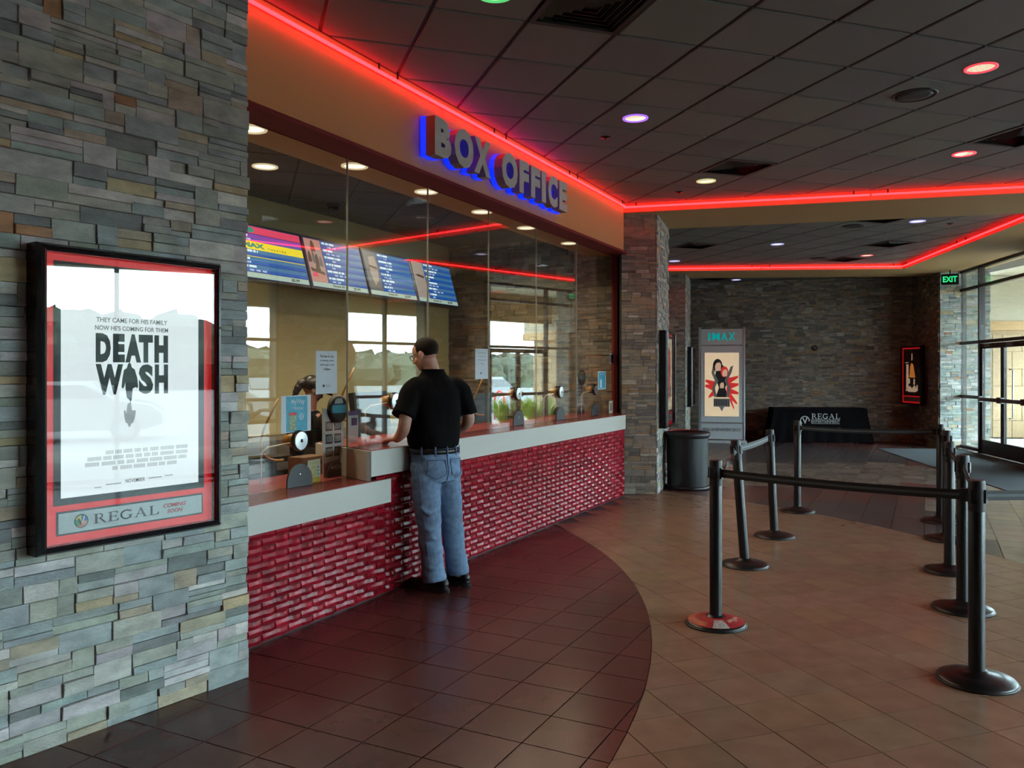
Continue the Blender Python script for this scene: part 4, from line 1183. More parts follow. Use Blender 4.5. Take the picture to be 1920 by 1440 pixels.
# ------------------------------------------------------------------ menu screens
def scr(name, col, k): return mat(name, tuple(c * .1 for c in col), .55, emit=col, es=k, ns=3, na=.02)
MT.update(sblue=scr('screen blue', (.012, .085, .36), .7), sdark=scr('screen navy', (.008, .03, .16), .6), slight=scr('screen pale blue', (.05, .16, .32), .7), sfoot=scr('screen pale green', (.42, .55, .47), .6),
          sred=scr('screen crimson', (.65, .05, .11), .75), syel=scr('screen yellow', (.80, .62, .02), .75), stext=scr('screen white text', (.75, .85, .9), .8), spurp=scr('screen purple', (.22, .06, .35), .7),
          sface=scr('screen portrait', (.40, .33, .28), .55), sgrey=scr('screen grey', (.13, .13, .14), .6), sbrown=scr('screen brown', (.10, .05, .035), .6), spink=scr('screen warm picture', (.55, .25, .2), .6), sgreen=scr('screen green', (.05, .28, .2), .6))
def screen(u, label, kind):
    t = thing('menu_screen', label, 'screen', FB @ T(u, 5.93, 3.06) @ RX(-16), 'showtime screens over the booth')
    w, h = 1.005, .60
    MB().cbox(.003, w - .003, -.02, .05, -h, 0, .008).build('housing', 'blackplastic', t)
    panel(t, 'display', .022, w - .022, -h + .022, -.022, -.022, -.02, 'sdark')
    y0, y1 = -.0236, -.022
    x0 = .03 if kind == 0 else .30
    x1 = w - .03
    rows = 6
    zt, zb = -.03, -h + .085
    hh = (zt - zb) / rows
    rg_ = random.Random(kind + 8)
    for k in range(rows):
        a, b = zt - hh * k, zt - hh * (k + 1)
        if kind == 0 and k == 0:
            panel(t, 'header_band', x0, x1, b + .004, a, y0, y1, 'sred')
            MB().plate([(.20, (a + b) / 2 + .028), (.30, (a + b) / 2 + .028), (.33, (a + b) / 2), (.30, (a + b) / 2 - .028), (.20, (a + b) / 2 - .028)], y0 - .001, y0).build('arrow', 'sgreen', t); continue
        if kind == 0 and k == 2:
            panel(t, 'banner', x0, x1, b - .006, a, y0, y1, 'syel')
            text(t, 'IMAX', .10, .42, b + .015, a - .015, y0 - .001, 'sgreen', bold=.06); text(t, 'T H E A T R E', .46, .72, b + .012, b + .032, y0 - .001, 'ink'); continue
        MB().box(x0, x1, y0, y1, (a + b) / 2 - .004, a - .004).build('row_band', 'spurp' if kind == 0 and k == 1 else 'slight', t)
        MB().box(x0, x1, y0, y1, b + .002, (a + b) / 2 - .004).build('row_band', 'sblue', t)
        mb = MB(); xx = x0 + .02; e = x0 + rg_.uniform(.14, .30)
        while xx < e: mb.box(xx, xx + .012, y0 - .001, y0, a - .034, a - .012); xx += .016 if rg_.random() < .8 else .03
        mb.build('title_line', 'stext', t)
        tx = x0 + rg_.uniform(.03, .14)
        for s_ in rg_.sample(['4:00', '7:00', '10:20', '1:15', '4:30', '7:45', '10:00'], rg_.choice((1, 2, 3))):
            text(t, s_, tx, tx + .055, b + .010, b + .028, y0 - .001, 'stext', .0003, .02, name='time_text'); tx += .085
        if kind == 0 and k == 3: panel(t, 'rule', x0, x1, b - .003, b + .004, y0 - .001, y0, 'syel')
    panel(t, 'footer_band', .03, x1, -h + .028, zb - .004, y0, y1, 'sfoot')
    text(t, '$5.99' if kind == 0 else '$3.99', w - .29, w - .17, -h + .036, zb - .014, y0 - .001, 'ink', bold=.03)
    if kind: text(t, 'Digital 3D', .36, .56, -h + .038, zb - .016, y0 - .001, 'ink', bold=.02)
    if kind:
        panel(t, 'picture', .03, .29, zb - .002, -.03, y0, y1, ('', 'spink', 'sgrey', 'sface')[kind])
        mb = MB()
        if kind == 1:
            for q_, (cx, cz, w_, h_, m) in enumerate(((.09, -.07, .05, .10, 1), (.15, -.05, .07, .12, 0), (.22, -.09, .06, .14, 1), (.07, -.18, .06, .12, 0), (.13, -.17, .05, .14, 3), (.18, -.20, .06, .12, 0), (.24, -.22, .05, .12, 3), (.10, -.29, .05, .08, 1), (.17, -.30, .07, .09, 0), (.23, -.33, .05, .08, 1))):
                mb.plate([(cx - w_ * .5, cz - h_), (cx + w_ * .5, cz - h_), (cx + w_ * .42, cz - h_ * .35), (cx + w_ * .2, cz), (cx - w_ * .15, cz + .004), (cx - w_ * .42, cz - h_ * .4)], y0 - .001 - q_ * .0001, y0, m)
            mb.plate([(.05, -.36), (.26, -.40), (.27, -.43), (.06, -.40)], y0 - .0022, y0, 0); mb.plate([(.06, -.44), (.08, -.415), (.13, -.41), (.15, -.44), (.14, -.46), (.07, -.46)], y0 - .0024, y0, 2)
        else:
            mb.plate([(.12, -.10), (.24, -.08), (.27, -.22), (.24, -.38), (.15, -.46), (.10, -.30)], y0 - .001, y0, 1)
            mb.plate([(.10, -.20), (.26, -.22), (.26, -.25), (.10, -.23)], y0 - .0014, y0, 0)
        mb.build('picture_print', ['sbrown', 'sface', 'sred', 'sgrey'], t)
    MB().box(.42, .58, .05, .30, -.38, -.28).build('wall_bracket', 'blackplastic', t)
for k, lab in enumerate(('showtime screen with the yellow IMAX banner', 'showtime screen with a warm film picture beside blue rows', 'showtime screen with a large grey portrait picture', 'showtime screen at the far end beside the booth stone wall')):
    screen(5.645 + 1.01 * k, lab, k)

# ------------------------------------------------------------------ things on the ticket windows
for k, (u, z) in enumerate(((4.188, 1.151), (5.278, 1.379), (7.436, 1.386), (8.521, 1.379), (9.626, 1.381))):
    t = thing('speak_through', 'round metal speak-through disc in the ticket glass, %s from the near stone wall' % BL[k], 'speaking port', FB @ T(u, 3.742, z), 'speak-through discs')
    MB().lathe([(.068, .030), (.070, .012), (.066, .0), (.058, -.003)], 32, M=RX(90), caps=False).build('flange', 'black', t, smooth=True)
    MB().lathe([(.062, .030), (.060, .036), (.012, .038), (.010, .034)], 32, M=RX(90)).build('face', 'steel', t, auto=40)
    MB().lathe([(.012, .034), (.011, .040), (0, .041)], 16, M=RX(90)).build('hub', 'black', t, smooth=True)
    MB().tube([(-.05, .02, -.015), (-.22, .05, -.03), (-.27, .06, -.06), (-.27, .06, -(z - (.86 if k == 0 else 1.07)))], .006, 8).build('rod', 'rodpaint', t, smooth=True)
    MB().lathe([(.04, -.02), (.045, -.05), (.035, -.10), (.02, -.105)], 20, M=RX(90)).build('microphone_cup', 'brasscup', t, smooth=True)
for k, (u, z) in enumerate(((4.19, .846), (7.46, 1.062), (8.53, 1.062), (9.62, 1.062))):
    t = thing('baffle_plate', 'half round black baffle at the counter slot, %s from the near stone wall' % ('first', 'second', 'third', 'fourth')[k], 'baffle', FB @ T(u, 3.725, z), 'black counter baffles')
    r = .122; P = [(-r, 0)] + [(-r * math.cos(rad(a)), .03 + .12 * math.sin(rad(a))) for a in range(0, 181, 9)] + [(r, 0)]
    MB().plate(P, -.005, .005).build('plate', 'baffleblack', t)
    MB().lathe([(.006, 0), (.005, .003), (0, .004)], 10, (.0, -.005, .08), M=RX(90)).build('screw', 'chrome', t)
def sheet(name, label, u0, u1, z0, z1, m, y=3.7405, cat='notice'):
    t = thing(name, label, cat, FB @ T((u0 + u1) / 2, y, z0))
    w = (u1 - u0) / 2; h = z1 - z0
    MB().plate([(-w, 0), (w, .004), (w - .002, h), (-w + .002, h - .003)], -.0008, 0).build('sheet', m, t)
    return t, w, h
t, w, h = sheet('paper_notice', 'white printed notice taped in front of the booth clerk', 4.369, 4.596, 1.454, 1.757, 'paper')
for k, s_ in enumerate(('The line for the', 'screening room', 'will begin until', '1:00pm')): text(t, s_, (-w * .62 if k < 3 else -w * .3), (w * .66 if k < 3 else w * .35), h * (.84 - k * .10), h * (.90 - k * .10), -.0016, 'ink', .0004)
mb = MB(); mb.plate(disc(-w * .28, h * .19, .010), -.0016, -.0009); mb.build('emblem', 'ink', t); text(t, 'REGAL', -w * .1, w * .38, h * .165, h * .215, -.0016, 'greyink', .0004)
t, w, h = sheet('paper_notice', 'white printed notice taped on the glass past the customer', 6.586, 6.834, 1.539, 1.828, 'paper')
for k, s_ in enumerate(('The line for the', 'screening room', 'will begin until', '1:00pm')): text(t, s_, (-w * .62 if k < 3 else -w * .3), (w * .66 if k < 3 else w * .35), h * (.84 - k * .12), h * (.89 - k * .12), -.0016, 'greyink', .0004)
MB().plate(disc(-w * .1, h * .2, .010), -.0016, -.0009).build('emblem', 'ink', t)
t, w, h = sheet('flyer', 'teal My Way Matinee flyer above the first speak-through disc', 4.032, 4.320, 1.206, 1.454, 'paper', cat='flyer')
panel(t, 'print', -w * .68, w * .74, h * .03, h * .97, -.0014, -.0008, 'teal')
text(t, 'MyWay', -w * .35, w * .55, h * .72, h * .90, -.002, 'paper', .0004, .01); text(t, 'Matinee', -w * .25, w * .45, h * .61, h * .70, -.002, 'paper', .0004)
panel(t, 'picture', -w * .48, -w * .02, h * .06, h * .54, -.002, -.0014, 'sheetgreen'); panel(t, 'picture', -w * .48, -w * .02, h * .46, h * .54, -.0024, -.002, 'red')
MB().plate(arc(w * .32, h * .42, .022, .017, 0, 360, 20), -.002, -.0014).build('print', 'paper', t); text(t, '$3', w * .24, w * .42, h * .38, h * .46, -.002, 'paper', .0004)
t, w, h = sheet('flyer', 'small teal flyer on the glass beside the far brown jamb', 9.757, 10.048, 1.38, 1.617, 'paper', cat='flyer')
panel(t, 'print', -w * .8, w * .85, h * .05, h * .95, -.0014, -.0008, 'teal')
text(t, 'MyWay', -w * .5, w * .5, h * .74, h * .88, -.002, 'paper', .0004); panel(t, 'picture', -w * .5, -w * .05, h * .1, h * .55, -.002, -.0014, 'paper')
t, w, h = sheet('sticker', 'tiny purple and white sticker near the brown window jamb', 10.21, 10.36, 1.715, 1.86, 'paper', cat='sticker')
panel(t, 'print', -w * .7, w * .7, h * .1, h * .8, -.0014, -.0008, 'purpleprint')
t, w, h = sheet('card', 'small cream card standing at the far end of the counter', 10.06, 10.20, 1.062, 1.23, 'creamcard', 3.70, 'card')
panel(t, 'print', -w * .6, w * .6, h * .2, h * .8, -.0014, -.0008, 'greyprint')
t, w, h = sheet('card', 'yellow and white promotional card beside the first black baffle', 4.314, 4.446, .847, 1.005, 'creamcard', 3.765, 'card')
panel(t, 'print', -w, w, 0, h * .22, -.0014, -.0008, 'yellowprint'); MB().plate(arc(-w * .1, h * .5, .035, .025, 0, 360, 20, .7), -.0014, -.0008).build('print', 'yellowprint', t); text(t, 'crown club', -w * .8, w * .8, h * .80, h * .92, -.0014, 'yellowprint', .0004)
mb = MB()
for k in range(3): mb.box(w * .45, w * .8, -.0014, -.0008, h * (.32 + .15 * k), h * (.38 + .15 * k))
mb.build('print', 'teal', t)
t, w, h = sheet('card', 'white and purple ticket card at the upper counter step', 4.94, 5.07, 1.062, 1.31, 'paper', 3.92, 'card')
panel(t, 'print', -w, w, h * .86, h, -.0014, -.0008, 'purpleprint'); panel(t, 'print', -w * .3, w * .8, h * .55, h * .78, -.0014, -.0008, 'purpleprint')
def promo(label, u, m, z, s=1.0):
    t = thing('promo_stand', label, 'promo stand', FB @ T(u, m, z), 'round topped promo stands')
    P = [(-.115, 0), (.115, 0), (.12, .50), (-.125, .51)]
    MB().plate([(a * s, b * s) for a, b in P], -.003, .003).build('card', 'promocard', t)
    MB().plate([(a * s, b * s) for a, b in [(-.113, .0), (.113, 0), (.115, .13), (-.115, .10)]], -.0042, -.003).build('print', 'pinkprint', t)
    for a in range(2):
        for b in range(3):
            mb = MB(); x_, z_ = (-.09 + a * .10) * s, (.15 + b * .095) * s
            mb.box(x_, x_ + .075 * s, -.0046, -.003, z_, z_ + .07 * s)
            for q in range(4): mb.box(x_ + (.008 + .016 * q) * s, x_ + (.018 + .016 * q) * s, -.0052, -.0046, z_ + .012 * s, z_ + .058 * s, 1)
            mb.build('stamp', ['ink', 'paleprint'], t)
    MB().lathe([(.088 * s, .0), (.105 * s, .004), (.105 * s, .03), (.085 * s, .036)], 32, (.03 * s, 0, .50 * s), M=RX(90), caps=False).build('ring', 'blackplastic', t, smooth=True)
    mb = MB(); mb.plate(disc(.03 * s, .50 * s, .092 * s), -.028, -.012, 0); mb.plate([(-.055 * s, .47 * s), (.115 * s, .47 * s), (.115 * s, .53 * s), (-.055 * s, .53 * s)], -.0295, -.028, 1)
    mb.plate([(-.02 * s, .54 * s), (.08 * s, .54 * s), (.07 * s, .58 * s), (-.01 * s, .58 * s)], -.0295, -.028, 2); mb.build('dial', ['ink', 'teal', 'paleprint'], t)
    MB().plate([(a * s, b * s) for a, b in [(-.1, 0)] + [(-.1 * math.cos(rad(q)), .02 + .09 * math.sin(rad(q))) for q in range(0, 181, 12)] + [(.1, 0)]], -.03, -.02).build('foot', 'baffleblack', t)
    text(t, 'REGAL', -.03 * s, .06 * s, .055 * s, .085 * s, -.0315, 'paleprint', .0005); MB().plate(disc(-.05 * s, .07 * s, .012 * s), -.0315, -.03).build('emblem', 'paleprint', t)
promo('tall pale promo stand with a round black rimmed dial by the near step', 4.70, 3.86, .848, .98)
promo('tall pale promo stand with a round dial at the far booth window', 9.83, 4.02, 1.062, .95)

# ------------------------------------------------------------------ booth desk and equipment
tag(MB().box(2.4, 10.4, 4.26, 4.62, .70, .74).build('desk_top', 'woodbrown' if 'woodbrown' in MT else 'tan', None, FB), 'brown work desk inside the ticket booth', 'desk')
tag(MB().box(2.4, 10.4, 5.85, 6.36, .0, .92).build('back_cabinet', 'plaster', None, FB), 'low dark cabinet along the booth rear wall', 'cabinet')
def pos(label, u, m, z, rot, s=1.0, back='blackplastic'):
    t = thing('till_monitor', label, 'monitor', FB @ T(u, m, z) @ RZ(rot), 'booth till monitors')
    w, h = .38 * s, .30 * s
    MB().box(-w / 2, w / 2, -.02, .03, .12, .12 + h).build('screen_body', back, t, RX(-8))
    MB().box(-w / 2 + .02, w / 2 - .02, .03, .034, .14, .10 + h).build('screen', 'sdark', t, RX(-8))
    MB().box(-.03, .03, -.01, .04, .01, .16).build('neck', 'blackplastic', t); MB().cbox(-.12, .12, -.10, .12, 0, .02, .02).build('foot', 'blackplastic', t)
pos('black till monitor beyond the customer hand', 6.05, 4.45, .742, 12, 1.9)
pos('black till monitor behind the second paper notice', 7.93, 4.45, .742, -10, 1.7)
pos('grey blue till monitor beside the far promo stand', 9.98, 4.43, .742, 15, 1.5, 'alu')
def boxy(name, label, cat, u0, u1, m0, m1, z0, z1, m, m2):
    t = thing(name, label, cat, FB @ T(u0, m0, z0))
    MB().cbox(0, u1 - u0, 0, m1 - m0, 0, z1 - z0, .015).build('body', m, t)
    MB().box(.02, u1 - u0 - .02, -.006, .0, (z1 - z0) * .55, (z1 - z0) * .8).build('front_slot', m2, t)
boxy('ticket_printer', 'black ticket printer behind the first baffle', 'printer', 4.28, 4.48, 4.30, 4.55, .742, .99, 'black', 'alu')
boxy('ticket_printer', 'black ticket printer beside the clerk', 'printer', 4.62, 4.82, 4.35, 4.55, .742, .97, 'blackplastic', 'alu')
boxy('cash_drawer', 'grey cash drawer behind the second paper notice', 'cash drawer', 8.35, 8.75, 4.28, 4.58, .742, .92, 'alu', 'black')
boxy('card_reader', 'blue white card box at the near booth corner', 'card box', 3.80, 3.90, 3.90, 4.0, .848, 1.05, 'teal', 'paper')
boxy('tissue_box', 'brown cardboard box under the clerk flyer', 'box', 4.60, 4.85, 4.05, 4.2, .848, .98, 'woodbrown', 'ink')
for (u, m, z, r, lab) in ((4.40, 4.1, 1.20, .22, 'looped brass coloured cable left of the teal flyer'), (5.25, 4.1, 1.42, .22, 'brass coloured cable arching beside the round dial stand'), (7.35, 4.1, 1.36, .20, 'pale cable hanging below the second paper notice')):
    P = [FB @ Vector((u + r * math.cos(rad(a)) * .7, m + .05 * math.sin(rad(a * 2)), z + r * math.sin(rad(a)))) for a in range(100, 290, 10)]
    o = MB().tube([p - P[-1] for p in P], .008, 8).build('cable', 'brasscup', None, T(*P[-1]), smooth=True); tag(o, lab, 'cable', 'booth cables')
for (u, m, lab) in ((7.15, 5.87, 'black dome camera on the booth ceiling near the brown soffit'), (9.11, 5.68, 'black dome camera on the booth ceiling near the stone wall')):
    t = thing('dome_camera', lab, 'camera', FB @ T(u, m, 3.471), 'booth dome cameras')
    MB().lathe([(.075, .0), (.078, -.03), (.06, -.035)], 24, caps=False).build('mount', 'blackplastic', t, smooth=True)
    MB().lathe([(.062, -.03), (.058, -.07), (.03, -.095), (0, -.10)], 24).build('dome', 'carglass', t, smooth=True)
# ------------------------------------------------------------------ people
def remesh(mb, name, m, parent, voxel, smooth_it=6, M=None):
    me = mb.mesh(name + '_base', m)
    ob = bpy.data.objects.new(name, me)
    r = ob.modifiers.new('r', 'REMESH'); r.mode = 'VOXEL'; r.voxel_size = voxel
    s_ = ob.modifiers.new('s', 'SMOOTH'); s_.iterations = smooth_it; s_.factor = .5
    out = baked(ob)
    out.name = name
    ob.modifiers.clear(); ob.data = out; C.objects.link(ob)
    bpy.data.meshes.remove(me)
    if not out.materials: out.materials.append(MT[m] if isinstance(m, str) else m)
    out.polygons.foreach_set('use_smooth', [True] * len(out.polygons))
    if parent is not None: ob.parent = parent
    if M is not None: ob.matrix_world = M
    return ob

def limb(mb, pts, rs, sub=5, seg=16, sq=1.0, end=True):
    """rounded tapering limb through the joints"""
    P, R_ = [], []
    n = len(pts); pts = [Vector(p) for p in pts]
    for i in range(n - 1):
        p0 = pts[max(i - 1, 0)]; p1 = pts[i]; p2 = pts[i + 1]; p3 = pts[min(i + 2, n - 1)]
        for k in range(sub):
            t_ = k / sub
            P.append(.5 * ((2 * p1) + (p2 - p0) * t_ + (2 * p0 - 5 * p1 + 4 * p2 - p3) * t_ ** 2 + (3 * p1 - p0 - 3 * p2 + p3) * t_ ** 3))
            R_.append(rs[i] + (rs[i + 1] - rs[i]) * t_)
    P.append(pts[-1]); R_.append(rs[-1])
    mb.tube(P, R_, seg, sq=sq)
    mb.ball(P[0], R_[0] * .98, 12, 8); 
    if end: mb.ball(P[-1], R_[-1] * .98, 12, 8)

def hand(mb, wrist, fwd, up, size=1.0, left=True, curl=.5):
    """palm, four unequal bent fingers and a thumb from the side of the palm"""
    f_ = Vector(fwd).normalized(); u_ = Vector(up); u_ = (u_ - f_ * u_.dot(f_)).normalized(); s_ = f_.cross(u_)
    if left: s_ = -s_
    w = Vector(wrist)
    for q in range(4):
        o = (q - 1.5) * .019 * size
        limb(mb, [w + s_ * o * .7, w + f_ * .05 * size + s_ * o, w + f_ * .092 * size + s_ * o], [.017 * size, .016 * size, .012 * size], 3, 10)
    for q, L_ in enumerate((.068, .078, .072, .056)):
        o = (q - 1.5) * .021 * size
        b = w + f_ * .090 * size + s_ * o
        c1, c2, c3 = curl * .5, curl * 1.1, curl * 1.6
        p1 = b + (f_ * math.cos(c1) - u_ * math.sin(c1)) * L_ * .45 * size
        p2 = p1 + (f_ * math.cos(c2) - u_ * math.sin(c2)) * L_ * .32 * size
        p3 = p2 + (f_ * math.cos(c3) - u_ * math.sin(c3)) * L_ * .25 * size
        limb(mb, [b, p1, p2, p3], [.0098 * size, .0092 * size, .0084 * size, .007 * size], 3, 10)
    b = w + f_ * .025 * size - s_ * .030 * size
    d = (f_ * .75 - s_ * .65 - u_ * .15).normalized(); d2 = (f_ * .95 - s_ * .2 - u_ * .25).normalized()
    limb(mb, [w + f_ * .02 * size, b, b + d * .035 * size, b + d * .035 * size + d2 * .032 * size], [.016 * size, .014 * size, .0115 * size, .009 * size], 3, 10)

def head_mesh(mb, c, yaw, pitch, s=1.0):
    """skull, brow, nose, cheeks, lips, chin, ears, neck; face towards local +y"""
    M = T(*c) @ Matrix.Rotation(yaw, 4, 'Z') @ Matrix.Rotation(pitch, 4, 'X')
    def B(x, y, z, r): mb.ball(M @ Vector((x * s, y * s, z * s)), tuple(q * s for q in r), 18, 12, M=M.to_3x3().to_4x4())
    B(0, -.012, .035, (.076, .098, .088)); B(0, .018, -.035, (.060, .072, .072)); B(0, .040, -.082, (.036, .040, .028))
    B(0, .030, .045, (.062, .062, .055)); B(0, .075, .008, (.040, .018, .012))
    B(0, .098, -.022, (.0125, .020, .020)); B(0, .092, -.004, (.009, .016, .022)); B(-.010, .092, -.030, (.009, .010, .008)); B(.010, .092, -.030, (.009, .010, .008))
    B(0, .080, -.056, (.022, .012, .008)); B(0, .078, -.066, (.020, .011, .007))
    B(-.036, .050, -.030, (.026, .026, .026)); B(.036, .050, -.030, (.026, .026, .026))
    for sx in (-1, 1):
        B(sx * .077, -.012, -.005, (.010, .020, .032)); B(sx * .080, -.012, -.030, (.007, .010, .010))
        B(sx * .030, .076, .002, (.013, .008, .007))
    return M

PB = thing('person', 'man in black tee, faded jeans and glasses leaning at the ticket counter', 'person', T(-.46, 6.06, 0))
O_ = Vector((-.46, 6.06, 0))
def W(x, y, z): return Vector((x, y, z)) - O_
# skin: head, neck, arms, hands in one surface
mb = MB()
hy = rad(63); hc = W(-.655, 6.13, 1.735)
HM = head_mesh(mb, hc, hy, rad(-16), 1.04)
limb(mb, [W(-.596, 6.145, 1.50), W(-.605, 6.135, 1.60), W(-.628, 6.132, 1.69)], [.060, .064, .062])
lw = W(-.852, 6.02, 1.112)
limb(mb, [W(-.735, 5.985, 1.46), W(-.765, 5.93, 1.36), W(-.775, 5.885, 1.245), W(-.80, 5.94, 1.17), lw], [.045, .050, .047, .045, .030])
hand(mb, lw, (-.72, .62, -.12), (0, 0, 1), 1.0, True, .5)
rw = W(-.55, 6.40, 1.115)
limb(mb, [W(-.405, 6.235, 1.46), W(-.365, 6.24, 1.36), W(-.335, 6.255, 1.235), W(-.42, 6.33, 1.165), rw], [.045, .050, .047, .044, .030])
hand(mb, rw, (-.85, .5, -.1), (0, 0, 1), 1.0, False, .5)
limb(mb, [W(-.59, 6.12, 1.10), W(-.585, 6.125, 1.46)], [.09, .07]); limb(mb, [W(-.735, 5.99, 1.47), W(-.58, 6.125, 1.46), W(-.405, 6.235, 1.47)], [.05, .06, .05])
limb(mb, [W(-.58, 6.1, 1.1), W(-.64, 6.04, .92), W(-.61, 6.0, .5), W(-.565, 5.98, .10)], [.10, .08, .055, .042]); limb(mb, [W(-.58, 6.1, 1.1), W(-.50, 6.16, .92), W(-.455, 6.14, .5), W(-.40, 6.13, .10)], [.10, .08, .055, .042])
remesh(mb, 'body', 'skin', PB, .0065, 5)
# tee shirt
mb = MB()
ty = rad(36)
mb.loft([(W(-.585, 6.105, 1.045), .180, .142, rad(42)), (W(-.588, 6.105, 1.065), .200, .158, rad(42)), (W(-.59, 6.105, 1.15), .205, .165, rad(40)), (W(-.588, 6.11, 1.27), .208, .150, ty), (W(-.585, 6.115, 1.38), .212, .138, ty), (W(-.583, 6.12, 1.47), .208, .122, ty), (W(-.585, 6.125, 1.54), .165, .100, ty), (W(-.592, 6.13, 1.585), .105, .085, ty), (W(-.597, 6.132, 1.625), .078, .076, ty)], 32, p=2.3)
limb(mb, [W(-.70, 6.02, 1.50), W(-.745, 5.975, 1.455), W(-.770, 5.925, 1.36), W(-.790, 5.890, 1.285)], [.078, .080, .080, .088], end=False)
limb(mb, [W(-.445, 6.21, 1.50), W(-.395, 6.235, 1.455), W(-.365, 6.24, 1.36), W(-.350, 6.245, 1.285)], [.078, .080, .078, .086], end=False)
rgm = random.Random(5)
for k in range(0):
    x0 = W(-.60 + rgm.uniform(-.10, .12), 5.99 + rgm.uniform(-.03, .03), 1.1 + .04 * k)
    limb(mb, [x0, x0 + Vector((rgm.uniform(.04, .12), rgm.uniform(.0, .06), rgm.uniform(-.08, .08)))], [.018, .012], 3, 8)
sh_ = remesh(mb, 'tee_shirt', 'shirt', PB, .010, 6)
mb = MB(); pts = [W(-.597 + .081 * math.cos(a) * math.cos(ty) - .079 * math.sin(a) * math.sin(ty), 6.132 + .081 * math.cos(a) * math.sin(ty) + .079 * math.sin(a) * math.cos(ty), 1.622) for a in [k * math.pi / 12 for k in range(25)]]
mb.tube(pts, .008, 8, caps=False).build('collar', 'shirt', sh_, smooth=True)
# jeans
mb = MB()
jy = rad(42)
mb.loft([(W(-.57, 6.095, .80), .165, .140, jy), (W(-.575, 6.095, .88), .186, .165, jy), (W(-.58, 6.10, .96), .186, .160, jy), (W(-.585, 6.105, 1.03), .184, .147, jy), (W(-.585, 6.105, 1.045), .182, .145, jy)], 32, p=2.4)
limb(mb, [W(-.645, 6.035, .93), W(-.635, 6.015, .72), W(-.610, 5.985, .47), W(-.588, 5.975, .25), W(-.566, 5.965, .075)], [.112, .108, .090, .083, .088], end=False)
limb(mb, [W(-.500, 6.165, .93), W(-.482, 6.155, .72), W(-.455, 6.145, .47), W(-.432, 6.14, .25), W(-.408, 6.135, .085)], [.112, .104, .087, .080, .085], end=False)
for pts, r in (([(-.62, 5.93, .80), (-.56, 5.96, .77), (-.53, 5.99, .80)], .020), ([(-.66, 5.90, .62), (-.60, 5.89, .58), (-.55, 5.93, .60)], .018), ([(-.67, 5.92, .50), (-.60, 5.89, .46), (-.54, 5.93, .49)], .016), ([(-.64, 5.91, .20), (-.58, 5.885, .18), (-.52, 5.92, .21)], .014), ([(-.50, 6.07, .50), (-.44, 6.06, .47), (-.40, 6.09, .50)], .016), ([(-.46, 6.07, .18), (-.41, 6.055, .17), (-.36, 6.09, .19)], .014), ([(-.63, 5.90, .36), (-.58, 5.885, .40), (-.54, 5.93, .38)], .013)):
    limb(mb, [W(*p) for p in pts], [r * .6, r, r * .6], 4, 10)
jn = remesh(mb, 'jeans', 'denim', PB, .009, 6)
from mathutils import noise
def wrinkle(o, amp, kx, kz, tilt=0.):
    nr = [v.normal.copy() for v in o.data.vertices]
    for v, n_ in zip(o.data.vertices, nr):
        p = v.co
        a = noise.noise(Vector((p.x * kx + p.z * tilt, p.y * kx, p.z * kz))) + .5 * noise.noise(Vector((p.x * kx * 2.1 + 7, p.y * kx * 2, p.z * kz * 1.9 - p.x * tilt)))
        v.co = p + n_ * amp * a
    o.data.update()
wrinkle(jn, .010, 5., 13., 6.)
wrinkle(sh_, .007, 9., 4., 3.)
def around(yaw, rx, ry, c, a): 
    x, y = rx * math.cos(a), ry * math.sin(a); return (c[0] + x * math.cos(yaw) - y * math.sin(yaw), c[1] + x * math.sin(yaw) + y * math.cos(yaw))
mb = MB(); vs = []
for k in range(40):
    a = 2 * math.pi * k / 40
    for dz in (-.019, .019):
        for e in (.0, .006):
            x, y = around(jy, .193 + e, .156 + e, (-.585, 6.105), a); vs.append(W(x, y, 1.022 + dz))
fs = []
for k in range(40):
    o, p = 4 * k, 4 * ((k + 1) % 40)
    fs += [(o + 1, p + 1, p + 3, o + 3), (o, o + 2, p + 2, p), (o + 2, o + 3, p + 3, p + 2), (o, p, p + 1, o + 1)]
mb.add(vs, fs).build('belt', 'leather', PB, smooth=True)
for k, a in enumerate((-150, -118, -90, -62, -30)):
    x, y = around(jy, .203, .166, (-.585, 6.105), rad(a)); x2, y2 = around(jy, .197, .160, (-.585, 6.105), rad(a))
    MB().tube([W(x2, y2, .985), W(x, y, .995), W(x, y, 1.05), W(x2, y2, 1.058)], .0065, 6, sq=.6).build('belt_loop', 'denimdark', jn)
# pockets and seams of the jeans, following the surface by projection
from mathutils.bvhtree import BVHTree
bv = BVHTree.FromPolygons([v.co for v in jn.data.vertices], [p.vertices for p in jn.data.polygons])
def onto(x, y, z, d, off=.003):
    h_ = bv.ray_cast(W(x, y, z), Vector(d).normalized())
    return h_[0] + h_[1] * off if h_[0] else None
bd = Vector((math.sin(jy), -math.cos(jy), 0)); rd = Vector((math.cos(jy), math.sin(jy), 0))
def back_pt(s_, z, off=.003):
    p = Vector((-.58, 6.10, 0)) + rd * s_ + bd * .5
    return onto(p.x, p.y, z, -bd, off)
for s0 in (-.145, .03):
    outl = [(s0, .965), (s0 + .125, .965), (s0 + .128, .86), (s0 + .062, .825), (s0 - .003, .86), (s0, .965)]
    P = []
    for (a, b), (c_, d_) in zip(outl, outl[1:]):
        for k in range(6): P.append(back_pt(a + (c_ - a) * k / 6, b + (d_ - b) * k / 6))
    P = [p for p in P if p]
    if len(P) > 8: MB().tube(P + [P[0]], .0028, 6).build('pocket_seam', 'denimdark', jn)
P = [p for p in (back_pt(.0, 1.0 - .02 * k) for k in range(12)) if p]
if len(P) > 3: MB().tube(P, .003, 6).build('seam', 'denimdark', jn)
ld = Vector((-.25, -1, 0)).normalized()
P = []
